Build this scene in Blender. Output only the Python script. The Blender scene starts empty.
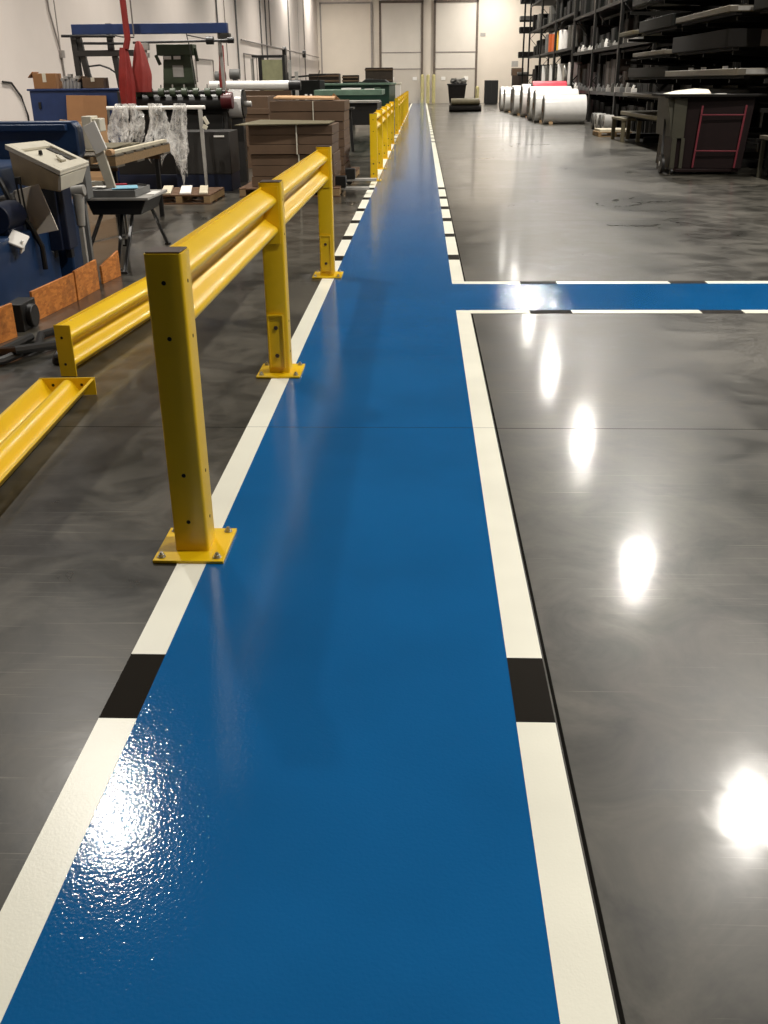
import bpy, bmesh, math, random
from math import sin, cos, pi, radians
from mathutils import Vector, Matrix
random.seed(7)
SC = bpy.context.scene
COL = SC.collection

# ------------------------------------------------------------------ materials
def srgb(r, g, b):
    f = lambda c: (c/255/12.92) if c/255 <= .04045 else ((c/255+.055)/1.055)**2.4
    return (f(r), f(g), f(b), 1)

def nodes(name):
    m = bpy.data.materials.new(name); m.use_nodes = True
    nt = m.node_tree
    return m, nt, nt.nodes['Principled BSDF']

def N(nt, t, **kw):
    n = nt.nodes.new(t)
    for k, v in kw.items(): setattr(n, k, v)
    return n

def math_(nt, op, a, b=None, c=None):
    n = N(nt, 'ShaderNodeMath', operation=op)
    for i, v in enumerate((a, b, c)):
        if v is None: continue
        if isinstance(v, (int, float)): n.inputs[i].default_value = v
        else: nt.links.new(v, n.inputs[i])
    return n.outputs[0]

def mixc(nt, fac, a, b):
    n = N(nt, 'ShaderNodeMix', data_type='RGBA')
    for i, v in ((0, fac), (6, a), (7, b)):
        if isinstance(v, (int, float, tuple)): n.inputs[i].default_value = v
        else: nt.links.new(v, n.inputs[i])
    return n.outputs[2]

def noise(nt, vec, scale, detail=3, rough=.5, dist=0):
    n = N(nt, 'ShaderNodeTexNoise'); n.inputs['Scale'].default_value = scale
    n.inputs['Detail'].default_value = detail; n.inputs['Roughness'].default_value = rough
    n.inputs['Distortion'].default_value = dist
    nt.links.new(vec, n.inputs['Vector']); return n.outputs['Fac']

def ramp(nt, v, a, b, c0=0., c1=1.):
    n = N(nt, 'ShaderNodeMapRange'); nt.links.new(v, n.inputs[0])
    for i, x in zip((1, 2, 3, 4), (a, b, c0, c1)): n.inputs[i].default_value = x
    return n.outputs[0]

def mat(name, rgb, rough=.5, metal=0, var=.12, scale=6, bump=0, spec=.5, rgb2=None, stretch=None, coat=0):
    """plain painted / wooden / cloth surface with a little procedural variation"""
    m, nt, b = nodes(name)
    tc = N(nt, 'ShaderNodeTexCoord').outputs['Object']
    if stretch:
        mp = N(nt, 'ShaderNodeMapping'); mp.inputs['Scale'].default_value = stretch
        nt.links.new(tc, mp.inputs['Vector']); tc = mp.outputs[0]
    n = noise(nt, tc, scale, 4, .6)
    c = srgb(*rgb)
    c2 = srgb(*rgb2) if rgb2 else tuple(x*(1-var*2) for x in c[:3])+(1,)
    nt.links.new(mixc(nt, ramp(nt, n, .3, .7), c, c2), b.inputs['Base Color'])
    b.inputs['Roughness'].default_value = rough; b.inputs['Metallic'].default_value = metal
    b.inputs['Specular IOR Level'].default_value = spec; b.inputs['Coat Weight'].default_value = coat
    b.inputs['Coat Roughness'].default_value = .1
    if bump:
        bp = N(nt, 'ShaderNodeBump'); bp.inputs['Strength'].default_value = bump; bp.inputs['Distance'].default_value = .01
        nt.links.new(noise(nt, tc, scale*4, 3), bp.inputs['Height']); nt.links.new(bp.outputs[0], b.inputs['Normal'])
    return m

def joint_mask(nt, tc, w=.004, xj=True):
    s = N(nt, 'ShaderNodeSeparateXYZ'); nt.links.new(tc, s.inputs[0])
    my = math_(nt, 'PINGPONG', math_(nt, 'SUBTRACT', s.outputs[1], 4.44), 3.79/2)   # control joints across
    jy = math_(nt, 'LESS_THAN', my, w)
    if not xj: return jy
    mx = math_(nt, 'PINGPONG', math_(nt, 'SUBTRACT', s.outputs[0], .376), 7.58/2)
    jx = math_(nt, 'LESS_THAN', mx, w*1.6)
    return math_(nt, 'MAXIMUM', jy, jx)

def concrete():
    m, nt, b = nodes('polished_concrete')
    tc = N(nt, 'ShaderNodeTexCoord').outputs['Object']
    big = noise(nt, tc, .55, 5, .6, .6); mid = noise(nt, tc, 3.2, 5, .65, .8); fine = noise(nt, tc, 45, 3, .6)
    f = math_(nt, 'ADD', math_(nt, 'MULTIPLY', big, .55), math_(nt, 'MULTIPLY', mid, .45))
    col = mixc(nt, ramp(nt, f, .41, .59), srgb(36, 35, 29), srgb(84, 80, 71))
    col = mixc(nt, math_(nt, 'MULTIPLY', ramp(nt, fine, .45, .75), .3), col, srgb(60, 57, 50))
    # hairline scuffs in patches: very stretched fine noise at three angles
    sc = None
    for k, (rot, lo) in enumerate(((.25, .64), (-.5, .66), (1.2, .67))):
        mp = N(nt, 'ShaderNodeMapping'); mp.inputs['Rotation'].default_value = (0, 0, rot); mp.inputs['Scale'].default_value = (1.1, 70, 1)
        mp.inputs['Location'].default_value = (3.1*k, 1.7*k, 0)
        nt.links.new(tc, mp.inputs['Vector'])
        gate = ramp(nt, noise(nt, tc, 1.1+.4*k, 2), .5, .6)
        l = math_(nt, 'MULTIPLY', ramp(nt, noise(nt, mp.outputs[0], 1.6, 2, .5, .15), lo, lo+.06), gate)
        sc = l if sc is None else math_(nt, 'MAXIMUM', sc, l)
    sc = math_(nt, 'MULTIPLY', sc, .22)
    col = mixc(nt, sc, col, srgb(170, 165, 150))
    j = joint_mask(nt, tc, .003)
    col = mixc(nt, j, col, srgb(25, 24, 22))
    nt.links.new(col, b.inputs['Base Color'])
    r = math_(nt, 'ADD', math_(nt, 'MULTIPLY', ramp(nt, mid, .3, .7), .13), ramp(nt, big, .35, .65, .24, .36))
    r = math_(nt, 'ADD', r, math_(nt, 'MULTIPLY', sc, .2))
    nt.links.new(r, b.inputs['Roughness'])
    nj = math_(nt, 'SUBTRACT', 1, j)
    nt.links.new(math_(nt, 'MULTIPLY', nj, .34), b.inputs['Specular IOR Level'])
    nt.links.new(math_(nt, 'MULTIPLY', nj, .6), b.inputs['Coat Weight']); b.inputs['Coat IOR'].default_value = 1.3
    nt.links.new(ramp(nt, mid, .38, .64, .07, .16), b.inputs['Coat Roughness'])
    bp = N(nt, 'ShaderNodeBump'); bp.inputs['Strength'].default_value = .09; bp.inputs['Distance'].default_value = .004
    nt.links.new(noise(nt, tc, 7, 3, .55, .5), bp.inputs['Height'])
    nt.links.new(bp.outputs[0], b.inputs['Normal']); nt.links.new(bp.outputs[0], b.inputs['Coat Normal'])
    return m

def floor_paint(name, c, rough, bump, spec=.5, sc=190, coat=.6):
    m, nt, b = nodes(name)
    tc = N(nt, 'ShaderNodeTexCoord').outputs['Object']
    tc = N(nt, 'ShaderNodeNewGeometry').outputs['Position']
    c = srgb(*c)
    n = noise(nt, tc, 1.6, 3, .5)
    col = mixc(nt, ramp(nt, n, .35, .65), c, tuple(x*.88 for x in c[:3])+(1,))
    col = mixc(nt, math_(nt, 'MULTIPLY', joint_mask(nt, tc, .003, False), .75), col, tuple(x*.25 for x in c[:3])+(1,))
    nt.links.new(col, b.inputs['Base Color'])
    b.inputs['Roughness'].default_value = rough; b.inputs['Specular IOR Level'].default_value = spec
    bp = N(nt, 'ShaderNodeBump'); bp.inputs['Strength'].default_value = bump; bp.inputs['Distance'].default_value = .002
    peel = noise(nt, tc, sc, 2, .5)
    wob = noise(nt, tc, 26, 2, .5)
    nt.links.new(math_(nt, 'ADD', peel, math_(nt, 'MULTIPLY', wob, .5)), bp.inputs['Height'])
    nt.links.new(bp.outputs[0], b.inputs['Normal'])
    return m

def film():
    m, nt, b = nodes('clear_plastic_film')
    tc = N(nt, 'ShaderNodeTexCoord').outputs['Object']
    n = noise(nt, tc, 9, 4, .6, 1)
    b.inputs['Base Color'].default_value = srgb(244, 242, 238)
    b.inputs['Roughness'].default_value = .12
    nt.links.new(ramp(nt, n, .40, .62, .12, .62), b.inputs['Alpha'])
    return m

def osb():
    m, nt, b = nodes('strand_board')
    tc = N(nt, 'ShaderNodeTexCoord').outputs['Object']
    v = N(nt, 'ShaderNodeTexVoronoi'); v.inputs['Scale'].default_value = 22
    mp = N(nt, 'ShaderNodeMapping'); mp.inputs['Scale'].default_value = (1, 1, 2.6); mp.inputs['Rotation'].default_value = (.5, .2, .4)
    nt.links.new(tc, mp.inputs['Vector']); nt.links.new(mp.outputs[0], v.inputs['Vector'])
    s = N(nt, 'ShaderNodeSeparateColor'); nt.links.new(v.outputs['Color'], s.inputs[0])
    c = mixc(nt, s.outputs[0], srgb(212, 136, 62), srgb(176, 104, 42))
    c = mixc(nt, ramp(nt, noise(nt, tc, 5, 4, .7), .5, .75), c, srgb(128, 76, 34))
    nt.links.new(c, b.inputs['Base Color']); b.inputs['Roughness'].default_value = .6
    return m

MT = dict(
 concrete=concrete(),
 blue_paint=floor_paint('blue_floor_paint', (18, 92, 150), .07, .26, .5, 120),
 white_paint=floor_paint('white_floor_paint', (240, 238, 222), .3, .12),
 black_paint=floor_paint('black_floor_paint', (26, 22, 16), .6, .12, .05),
 wall=mat('wall_paint', (222, 212, 204), .75, var=.03, scale=.8),
 wall_far=mat('far_wall_paint', (214, 204, 190), .75, var=.04, scale=.5),
 ceiling=mat('ceiling_deck', (120, 118, 112), .8),
 yellow=mat('yellow_enamel', (232, 190, 14), .36, var=.04, scale=3, coat=.15),
 zinc=mat('zinc_bolt', (190, 188, 180), .3, .9),
 cap=mat('dark_plastic_cap', (66, 50, 42), .5),
 black=mat('black_metal', (22, 21, 20), .45),
 hole=mat('dark_hole', (8, 7, 6), .9),
 dark=mat('dark_grey_metal', (46, 44, 42), .5),
 rack=mat('rack_steel', (20, 19, 16), .5, spec=.25),
 dkgreen=mat('dark_green_enamel', (22, 58, 44), .4),
 green=mat('grey_green_enamel', (96, 122, 104), .45),
 olive=mat('olive_green_enamel', (60, 72, 52), .5),
 palegreen=mat('pale_green_panel', (146, 146, 112), .6),
 blue=mat('machine_blue', (26, 54, 92), .4),
 navy=mat('navy_enamel', (18, 28, 52), .45),
 bluebeam=mat('beam_blue', (36, 58, 106), .45),
 red=mat('red_fabric', (138, 24, 15), .6),
 redlt=mat('faded_red_fabric', (152, 54, 48), .6),
 redpaint=mat('red_paint', (170, 30, 50), .4),
 white=mat('white_paper', (235, 232, 226), .5, var=.02),
 offwhite=mat('off_white_plastic', (214, 208, 190), .45, var=.05),
 paper=mat('drawing_paper', (226, 216, 202), .7, var=.08, scale=3),
 beige=mat('beige_panel', (170, 150, 112), .6),
 cyan=mat('light_blue_paper', (130, 190, 214), .6),
 grey=mat('mid_grey', (110, 110, 108), .5),
 ltgrey=mat('light_grey', (165, 162, 156), .45),
 steel=mat('bare_steel', (175, 172, 165), .28, .85),
 conduit=mat('wall_conduit', (150, 142, 136), .5),
 kraft=mat('kraft_cardboard', (94, 72, 52), .75, var=.12, scale=3),
 kraftlt=mat('light_cardboard', (184, 146, 106), .75, var=.06, scale=3),
 kraftmid=mat('brown_cardboard', (150, 106, 66), .75, var=.08, scale=3),
 wood=mat('pallet_wood', (150, 122, 84), .75, var=.2, scale=8, stretch=(1, 6, 6)),
 wooddk=mat('dark_stained_wood', (104, 74, 48), .7, var=.2, scale=8),
 woodlt=mat('light_pallet_wood', (206, 196, 172), .7, var=.12, scale=8),
 tan=mat('tan_board', (104, 96, 72), .6),
 slab=mat('wrapped_board_edge', (98, 91, 78), .5, var=.15),
 osb=osb(), film=film(),
 darkbox=mat('dark_carton', (22, 19, 16), .7, var=.2, spec=.2), darkbox2=mat('dark_green_carton', (20, 22, 19), .6, var=.2, spec=.2),
 brownbox=mat('worn_brown_carton', (56, 43, 32), .75, var=.2), greybox=mat('grey_wrapped_bundle', (92, 90, 84), .5, var=.2, scale=12, bump=.6),
 amber=mat('orange_roll_stock', (206, 96, 40), .45), ochre=mat('yellow_roll_stock', (222, 176, 60), .45),
 cherry=mat('red_roll_wrap', (196, 44, 66), .4), stock=mat('white_roll_wrap', (232, 230, 226), .22, var=.04, scale=4, bump=.15),
 door=mat('dock_door_panel', (196, 188, 176), .6, var=.03, scale=1), doorup=mat('dock_door_upper', (214, 207, 196), .6, var=.03, scale=1),
 track=mat('door_track', (104, 92, 82), .5), bollard=mat('faded_yellow_bollard', (196, 186, 130), .6),
 plum=mat('dark_plum_panel', (26, 14, 14), .5, spec=.2), sidebr=mat('greenish_brown_panel', (58, 56, 42), .6),
)
def lens():
    m, nt, b = nodes('lamp_lens'); b.inputs['Base Color'].default_value = (1, 1, 1, 1)
    return m

# ------------------------------------------------------------------ mesh builder
class MB:
    def __init__(s): s.v = []; s.f = []; s.m = []; s.mi = 0
    def add(s, vs, fs):
        o = len(s.v); s.v += [tuple(v) for v in vs]; s.f += [tuple(i+o for i in f) for f in fs]; s.m += [s.mi]*len(fs); return s
    def slot(s, i): s.mi = i; return s
    def box(s, x0, x1, y0, y1, z0, z1):
        if x0 > x1: x0, x1 = x1, x0
        if y0 > y1: y0, y1 = y1, y0
        if z0 > z1: z0, z1 = z1, z0
        return s.hexa([(x0,y0,z0),(x1,y0,z0),(x1,y1,z0),(x0,y1,z0),(x0,y0,z1),(x1,y0,z1),(x1,y1,z1),(x0,y1,z1)])
    def hexa(s, p):
        return s.add(p, [(3,2,1,0),(4,5,6,7),(0,1,5,4),(1,2,6,5),(2,3,7,6),(3,0,4,7)])
    def rbox(s, c, size, rot=(0,0,0)):
        from mathutils import Euler
        R = Euler(rot).to_matrix(); hx, hy, hz = [a/2 for a in size]; c = Vector(c)
        return s.hexa([c+R@Vector(p) for p in ((-hx,-hy,-hz),(hx,-hy,-hz),(hx,hy,-hz),(-hx,hy,-hz),(-hx,-hy,hz),(hx,-hy,hz),(hx,hy,hz),(-hx,hy,hz))])
    def bar(s, a, b, w, h=None, up=(0,0,1)):
        a, b = Vector(a), Vector(b); d = (b-a).normalized(); u = Vector(up)
        if abs(d.dot(u)) > .95: u = Vector((0,1,0))
        r = d.cross(u).normalized()*w/2; u = r.cross(d).normalized()*(h or w)/2
        return s.hexa([a-r-u, a+r-u, b+r-u, b-r-u, a-r+u, a+r+u, b+r+u, b-r+u])
    def cyl(s, a, b, r, r2=None, n=16, cap=True):
        a, b = Vector(a), Vector(b); r2 = r if r2 is None else r2
        d = (b-a).normalized(); u = Vector((0,0,1)) if abs(d.z) < .9 else Vector((1,0,0))
        x = d.cross(u).normalized(); y = d.cross(x)
        vs = [a+(x*cos(2*pi*i/n)+y*sin(2*pi*i/n))*r for i in range(n)]+[b+(x*cos(2*pi*i/n)+y*sin(2*pi*i/n))*r2 for i in range(n)]
        fs = [((i+1)%n, i, n+i, n+(i+1)%n) for i in range(n)]
        if cap: fs += [tuple(range(n)), tuple(range(2*n-1, n-1, -1))]
        return s.add(vs, fs)
    def tube(s, pts, r, n=8):
        pts = [Vector(p) for p in pts]; rings = []
        for i, p in enumerate(pts):
            d = (pts[min(i+1, len(pts)-1)]-pts[max(i-1, 0)]).normalized()
            u = Vector((0,0,1)) if abs(d.z) < .9 else Vector((1,0,0))
            x = d.cross(u).normalized(); y = d.cross(x)
            rings.append([p+(x*cos(2*pi*k/n)+y*sin(2*pi*k/n))*r for k in range(n)])
        vs = [v for R in rings for v in R]; fs = []
        for i in range(len(pts)-1):
            for k in range(n):
                fs.append((i*n+(k+1)%n, i*n+k, (i+1)*n+k, (i+1)*n+(k+1)%n))
        fs += [tuple(range(n)), tuple(range(len(vs)-1, len(vs)-n-1, -1))]
        return s.add(vs, fs)
    def prism(s, poly, axis, a, b):
        """poly: 2D points in the two other axes (in x,y,z order)"""
        def P(p, t):
            return {'x': (t, p[0], p[1]), 'y': (p[0], t, p[1]), 'z': (p[0], p[1], t)}[axis]
        n = len(poly); vs = [P(p, a) for p in poly]+[P(p, b) for p in poly]
        return s.add(vs, [(i, (i+1)%n, n+(i+1)%n, n+i) for i in range(n)]+[tuple(range(n-1, -1, -1)), tuple(range(n, 2*n))])
    def ring(s, c, axis, r0, r1, t, n=32):
        """washer: centre c, axis 'x', half thickness t"""
        vs = []
        for dx in (-t, t):
            for r in (r0, r1):
                for i in range(n):
                    a = 2*pi*i/n; vs.append((c[0]+dx, c[1]+r*cos(a), c[2]+r*sin(a)))
        fs = []
        for i in range(n):
            j = (i+1) % n
            fs += [(i, j, n+j, n+i), (2*n+i, 3*n+i, 3*n+j, 2*n+j), (n+i, n+j, 3*n+j, 3*n+i), (i, 2*n+i, 2*n+j, j)]
        return s.add(vs, fs)

WO = {}   # world origin of every built object (all unrotated at build time)
def link(name, me, loc, parent):
    o = bpy.data.objects.new(name, me); COL.objects.link(o)
    pl = WO[parent.name] if parent else Vector((0,0,0))
    if parent: o.parent = parent
    o.location = Vector(loc)-pl; WO[o.name] = Vector(loc)
    return o
def empty(name, loc, label, cat, group=None):
    o = link(name, None, loc, None); o.empty_display_size = .1
    return tag(o, label, cat, group)
def tag(o, label=None, cat=None, group=None, kind=None):
    for k, v in (('label', label), ('category', cat), ('group', group), ('kind', kind)):
        if v: o[k] = v
    return o
def build(name, mb, mats, parent=None, bevel=.004, origin=None, smooth=35):
    """mesh given in world coordinates"""
    if not isinstance(mats, (list, tuple)): mats = [mats]
    if parent is not None: org = WO[parent.name]
    elif origin is not None: org = Vector(origin)
    else:
        xs, ys, zs = zip(*mb.v); org = Vector(((min(xs)+max(xs))/2, (min(ys)+max(ys))/2, min(zs)))
    me = bpy.data.meshes.new(name)
    me.from_pydata([Vector(v)-org for v in mb.v], [], mb.f)
    for m in mats: me.materials.append(MT[m] if isinstance(m, str) else m)
    me.polygons.foreach_set('material_index', mb.m)
    bm = bmesh.new(); bm.from_mesh(me); bmesh.ops.recalc_face_normals(bm, faces=bm.faces); bm.to_mesh(me); bm.free()
    me.shade_smooth(); me.set_sharp_from_angle(angle=radians(smooth))
    o = link(name, me, org, parent)
    if bevel:
        md = o.modifiers.new('bevel', 'BEVEL'); md.width = bevel; md.segments = 2; md.limit_method = 'ANGLE'; md.angle_limit = radians(40)
    return o
def thing(name, mb, mats, label, cat, group=None, **kw):
    return tag(build(name, mb, mats, **kw), label, cat, group)
def struct(name, mb, mats, **kw):
    kw.setdefault('bevel', 0)
    return tag(build(name, mb, mats, **kw), kind='structure')
def kids(o): return [c for c in bpy.data.objects if c.parent == o]
def dup(o, loc, label, rz=0, group=None, parent=None):
    tree = {}
    for c in COL.objects:
        if c.parent: tree.setdefault(c.parent.name, []).append(c)
    def cp(x, par):
        c = x.copy(); COL.objects.link(c); c.parent = par
        for k in tree.get(x.name, []): cp(k, c)
        return c
    r = cp(o, parent); r.location = loc; r.rotation_euler = (0, 0, rz)
    r['label'] = label
    if group: r['group'] = group
    return r
ORD = ['first', 'second', 'third', 'fourth', 'fifth', 'sixth', 'seventh', 'eighth', 'ninth', 'tenth', 'eleventh', 'twelfth', 'thirteenth', 'fourteenth', 'fifteenth', 'sixteenth']

# ------------------------------------------------------------------ camera
f_px = 948.0
p_, y_, r_ = radians(24.42), radians(2.345), radians(-.554)
F = Vector((-sin(y_)*cos(p_), cos(y_)*cos(p_), -sin(p_))); R0 = Vector((cos(y_), sin(y_), 0)); U0 = R0.cross(F)
R = R0*cos(r_)+U0*sin(r_); U = U0*cos(r_)-R0*sin(r_)
cam = bpy.data.cameras.new('camera'); co = bpy.data.objects.new('camera', cam); COL.objects.link(co)
co.matrix_world = Matrix(((R.x, U.x, -F.x, 0), (R.y, U.y, -F.y, 0), (R.z, U.z, -F.z, 1.56), (0, 0, 0, 1)))
cam.sensor_fit = 'VERTICAL'; cam.sensor_height = 24; cam.lens = f_px/1024*24; cam.clip_end = 300; cam.clip_start = .05
SC.camera = co

# ------------------------------------------------------------------ room shell
XL, XR, YB, YF, H = -8.0, 11.5, -30.0, 80.5, 9.0
struct('floor', MB().box(XL-.2, XR+.2, YB-.2, YF+.2, -.2, 0), 'concrete', origin=(0, 0, 0))
struct('ceiling', MB().box(XL-.2, XR+.2, YB-.2, YF+.2, H, H+.2), 'ceiling')
struct('wall_left', MB().box(XL-.2, XL, YB, YF, 0, H), 'wall')
struct('wall_right', MB().box(XR, XR+.2, YB, YF, 0, H), 'wall')
struct('wall_back', MB().box(XL, XR, YB-.2, YB, 0, H), 'dark')  # unseen; set far back and dark to keep light off the post fronts
struct('wall_far', MB().box(XL, XR, YF, YF+.2, 0, H), 'wall_far')
# tilt-up seams on the left wall
for i, y in enumerate((23.0, 45.5, 68.0)):
    struct('trim_%d' % (i+1), MB().box(XL, XL+.012, y-.02, y+.02, 0, H), 'conduit')

def dock_door(idx, x0, x1, z1, zs, wins):
    yy = YF
    m = MB().box(x0, x1, yy-.10, yy, 0, zs)
    m.slot(1).box(x0, x1, yy-.10, yy, zs, z1)
    d = struct('door_%d' % idx, m, ['door', 'doorup'])
    t = MB().box(x0-.16, x0, yy-.16, yy, 0, z1+.15).box(x1, x1+.16, yy-.16, yy, 0, z1+.15).box(x0-.16, x1+.16, yy-.16, yy, z1, z1+.18)
    build('door_frame', t, 'track', d, 0)
    t = MB()
    for z in (zs, 3.56):
        if z < z1: t.box(x0, x1, yy-.125, yy-.1, z-.04, z+.04)
    build('door_seam', t, 'conduit', d, 0)
    for wx in wins:
        build('door_window', MB().box(wx-.16, wx+.16, yy-.13, yy-.1, 1.62, 1.86), 'white', d, .005)  # plain white colour stands in for bright light at the panes
dock_door(1, -3.15, -.12, 6.9, 2.42, (-2.35, -.6))
dock_door(2, .98, 4.02, 6.9, 2.42, (1.6, 3.35))
# large blank roll-up door at the left of the far wall
d = struct('door_3', MB().box(-7.75, -3.95, YF-.06, YF, 0, 6.9), 'wall_far')
build('door_frame', MB().box(-7.8, -7.68, YF-.12, YF, 0, 7).box(-3.95, -3.8, YF-.14, YF, 0, 7).box(-7.8, -3.8, YF-.12, YF, 6.9, 7.02), 'conduit', d, 0)
for i, x in enumerate((-.02, .42, .86, 4.2)):
    m = MB().cyl((x, YF-.9, 0), (x, YF-.9, 1.95 if i < 3 else 1.1), .13, n=16)
    m.cyl((x, YF-.9, 1.95 if i < 3 else 1.1), (x, YF-.9, 2.03 if i < 3 else 1.18), .13, .05, n=16)
    thing('bollard', m, 'bollard', ['pale yellow bollard left of the centre pier between dock doors', 'pale yellow bollard in the middle between the dock doors',
          'pale yellow bollard beside the left jamb of the right dock door', 'short pale yellow bollard right of the right dock door'][i], 'bollard')

# ------------------------------------------------------------------ painted walkways
def flat(x0, x1, y0, y1, z): return MB().box(x0, x1, y0, y1, .0004, z)
lane = empty('painted_walkway', (-.25, 2, 0), 'long glossy blue painted walkway with white and black dashed edges down the aisle', 'walkway')
build('blue_field', flat(-.757, .262, -1.5, YF, .0020), 'blue_paint', lane, 0)
def stripe(x0, x1, y0, y1, cuts, par):
    y = y0
    for a, b in cuts+[(y1, None)]:
        build('white_stripe', flat(x0, x1, y, a, .0026), 'white_paint', par, 0)
        if b is None: break
        build('black_dash', flat(x0, x1, a, b, .0026), 'black_paint', par, 0); y = b
far_d = [(28.5+1.9*k, 28.85+1.9*k) for k in range(8)]
stripe(-.861, -.757, -1.5, YF, [(2.07, 2.385), (9.23, 9.51), (10.55, 10.84), (11.86, 12.14), (13.03, 13.34), (14.36, 14.68), (15.75, 16.07)]+far_d, lane)
stripe(.262, .366, -1.5, 7.075, [(2.08, 2.39)], lane)
stripe(.262, .366, 8.085, YF, [(9.27, 9.56), (10.74, 10.98), (12.01, 12.32), (13.20, 13.52), (14.43, 14.75), (15.78, 16.08)]+far_d, lane)
cross = empty('painted_crosswalk', (3, 7.55, 0), 'narrow blue painted crosswalk branching right from the long walkway', 'walkway')
build('blue_field', flat(.262, 6.6, 7.075, 8.085, .0020), 'blue_paint', cross, 0)
for ya, yb, x0, off in ((6.975, 7.08, .366, .805), (8.08, 8.19, .366, .836)):
    x = x0
    for k in range(5):
        a = off+1.248*k
        build('white_stripe', MB().box(x, a, ya, yb, .0004, .0026), 'white_paint', cross, 0)
        build('black_dash', MB().box(a, a+.307, ya, yb, .0004, .0026), 'black_paint', cross, 0); x = a+.307

# ------------------------------------------------------------------ guard rail
def make_post(loc, label, bracket):
    x, y, _ = loc
    root = empty('guard_rail_post', (x, y, 0), label, 'guard post')
    h = .061
    m = MB()
    # square tube with rounded corners
    pts = []
    for cx, cy, a0 in ((1, -1, -90), (1, 1, 0), (-1, 1, 90), (-1, -1, 180)):
        for k in range(4):
            a = radians(a0+30*k); rr = .010
            pts.append((x+cx*(h-rr)+rr*cos(a), y+cy*(h-rr)+rr*sin(a)))
    m.prism(pts, 'z', .012, 1.068)
    m.slot(1)
    for z in (.977, .795, .31, .131):
        m.cyl((x-.003, y-h-.0008, z), (x-.003, y-h+.002, z), .0075, n=14)
        m.cyl((x+h-.002, y, z-.003), (x+h+.0008, y, z-.003), .0065, n=14)
    build('upright', m, ['yellow', 'hole'], root, 0)
    build('cap', MB().box(x-.055, x+.055, y-.055, y+.055, 1.068, 1.074), 'cap', root, .002)
    p = build('base_plate', MB().box(x-.127, x+.127, y-.137, y+.137, .0025, .0145), 'yellow', root, .002)
    for sx in (-1, 1):
        for sy in (-1, 1):
            bx, by = x+sx*.1, y+sy*.108
            b = MB().cyl((bx, by, .0145), (bx, by, .018), .015, n=20).cyl((bx, by, .018), (bx, by, .027), .0115, n=6).cyl((bx, by, .027), (bx, by, .034), .006, n=10)
            build('anchor_bolt', b, 'zinc', p, .0008)
    if bracket:
        b = MB().box(x-.048, x+.034, y-h-.012, y-h-.0012, .05, .352)
        b = build('mounting_plate', b, 'yellow', root, .003)
        build('plate_rim', MB().box(x-.052, x-.046, y-h-.02, y-h-.0012, .046, .356).box(x+.032, x+.038, y-h-.02, y-h-.0012, .046, .356).box(x-.046, x+.032, y-h-.02, y-h-.0012, .35, .356), 'yellow', b, .001)
        for z in (.12, .282):
            build('bolt', MB().cyl((x-.006, y-h-.0122, z), (x-.006, y-h-.017, z), .013, n=6), 'cap', b, .0006)
    return root

def chaikin(p, it=2):
    for _ in range(it):
        q = [p[0]]
        for a, b in zip(p, p[1:]):
            q += [(a[0]*.75+b[0]*.25, a[1]*.75+b[1]*.25), (a[0]*.25+b[0]*.75, a[1]*.25+b[1]*.75)]
        q.append(p[-1]); p = q
    return p
PROF = [(-.045, .300), (-.045, .285), (.034, .243), (.034, .212), (-.040, .172), (-.040, .128), (.034, .088), (.034, .057), (-.045, .015), (-.045, .0)]
PROF = [PROF[0]]+chaikin(PROF[1:-1], 2)+[PROF[-1]]
def make_beam(name, L, label, cat):
    """local: runs along +Y from 0 to L, origin bottom near end"""
    root = link(name, None, (0, 0, 0), None); root.empty_display_size = .1; tag(root, label, cat)
    t = .0045; P = [Vector(p) for p in PROF]; n = len(P); nrm = []
    for i in range(n):
        d = (P[min(i+1, n-1)]-P[max(i-1, 0)]).normalized(); nrm.append(Vector((-d.y, d.x)))
    poly = [(p+q*t/2) for p, q in zip(P, nrm)]+[(p-q*t/2) for p, q in reversed(list(zip(P, nrm)))]
    m = MB(); N2 = len(poly)
    vs = [(p.x, y, p.y) for y in (.008, L-.008) for p in poly]
    fs = [(i, (i+1)%N2, N2+(i+1)%N2, N2+i) for i in range(N2)]
    for k in (0, N2):
        for i in range(n-1): fs.append((k+i, k+i+1, k+N2-2-i, k+N2-1-i))
    m.add(vs, fs)
    b = build('corrugated_beam', m, 'yellow', root, 0, smooth=50)
    for y0, y1, face in ((0, .008, -.0008), (L-.008, L, L+.0008)):
        e = MB().box(-.052, .046, y0, y1, 0, .302); e.slot(1)
        for z in (.228, .072): e.cyl((-.012, y0-.0008, z), (-.012, y1+.0008, z), .0085, n=12)
        build('end_plate', e, ['yellow', 'hole'], root, .001)
    return root

PX = -.822
posts1 = [3.106, 5.42, 8.47]
proto_post = make_post((PX, posts1[0], 0), 'tall yellow guard rail post nearest the camera with dark cap', False)
p2 = make_post((PX, posts1[1], 0), 'yellow guard rail post joining the two beams of the nearest rail run', True)
p3 = dup(p2, (PX, posts1[2], 0), 'yellow post ending the nearest rail run, beside the cardboard pallet')
proto_post['group'] = p2['group'] = p3['group'] = 'guard rail posts along the walkway'
def place_beam(y0, y1, label):
    b = make_beam('guard_rail_beam', y1-y0, label, 'guard rail'); b.location = (PX, y0, .748); b['group'] = 'guard rail beams along the walkway'
    return b
place_beam(posts1[0]+.063, posts1[1]-.063, 'yellow corrugated rail beam between the nearest post and the next')
place_beam(posts1[1]+.063, posts1[2]-.063, 'yellow corrugated rail beam beyond the second post of nearest run')
g2 = [17.28, 19.7, 22.4, 25.1, 27.9]
g3 = [33.2, 36.2, 39.2, 42.2, 45.2, 48.2, 51.2, 54.2, 57.2]
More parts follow.
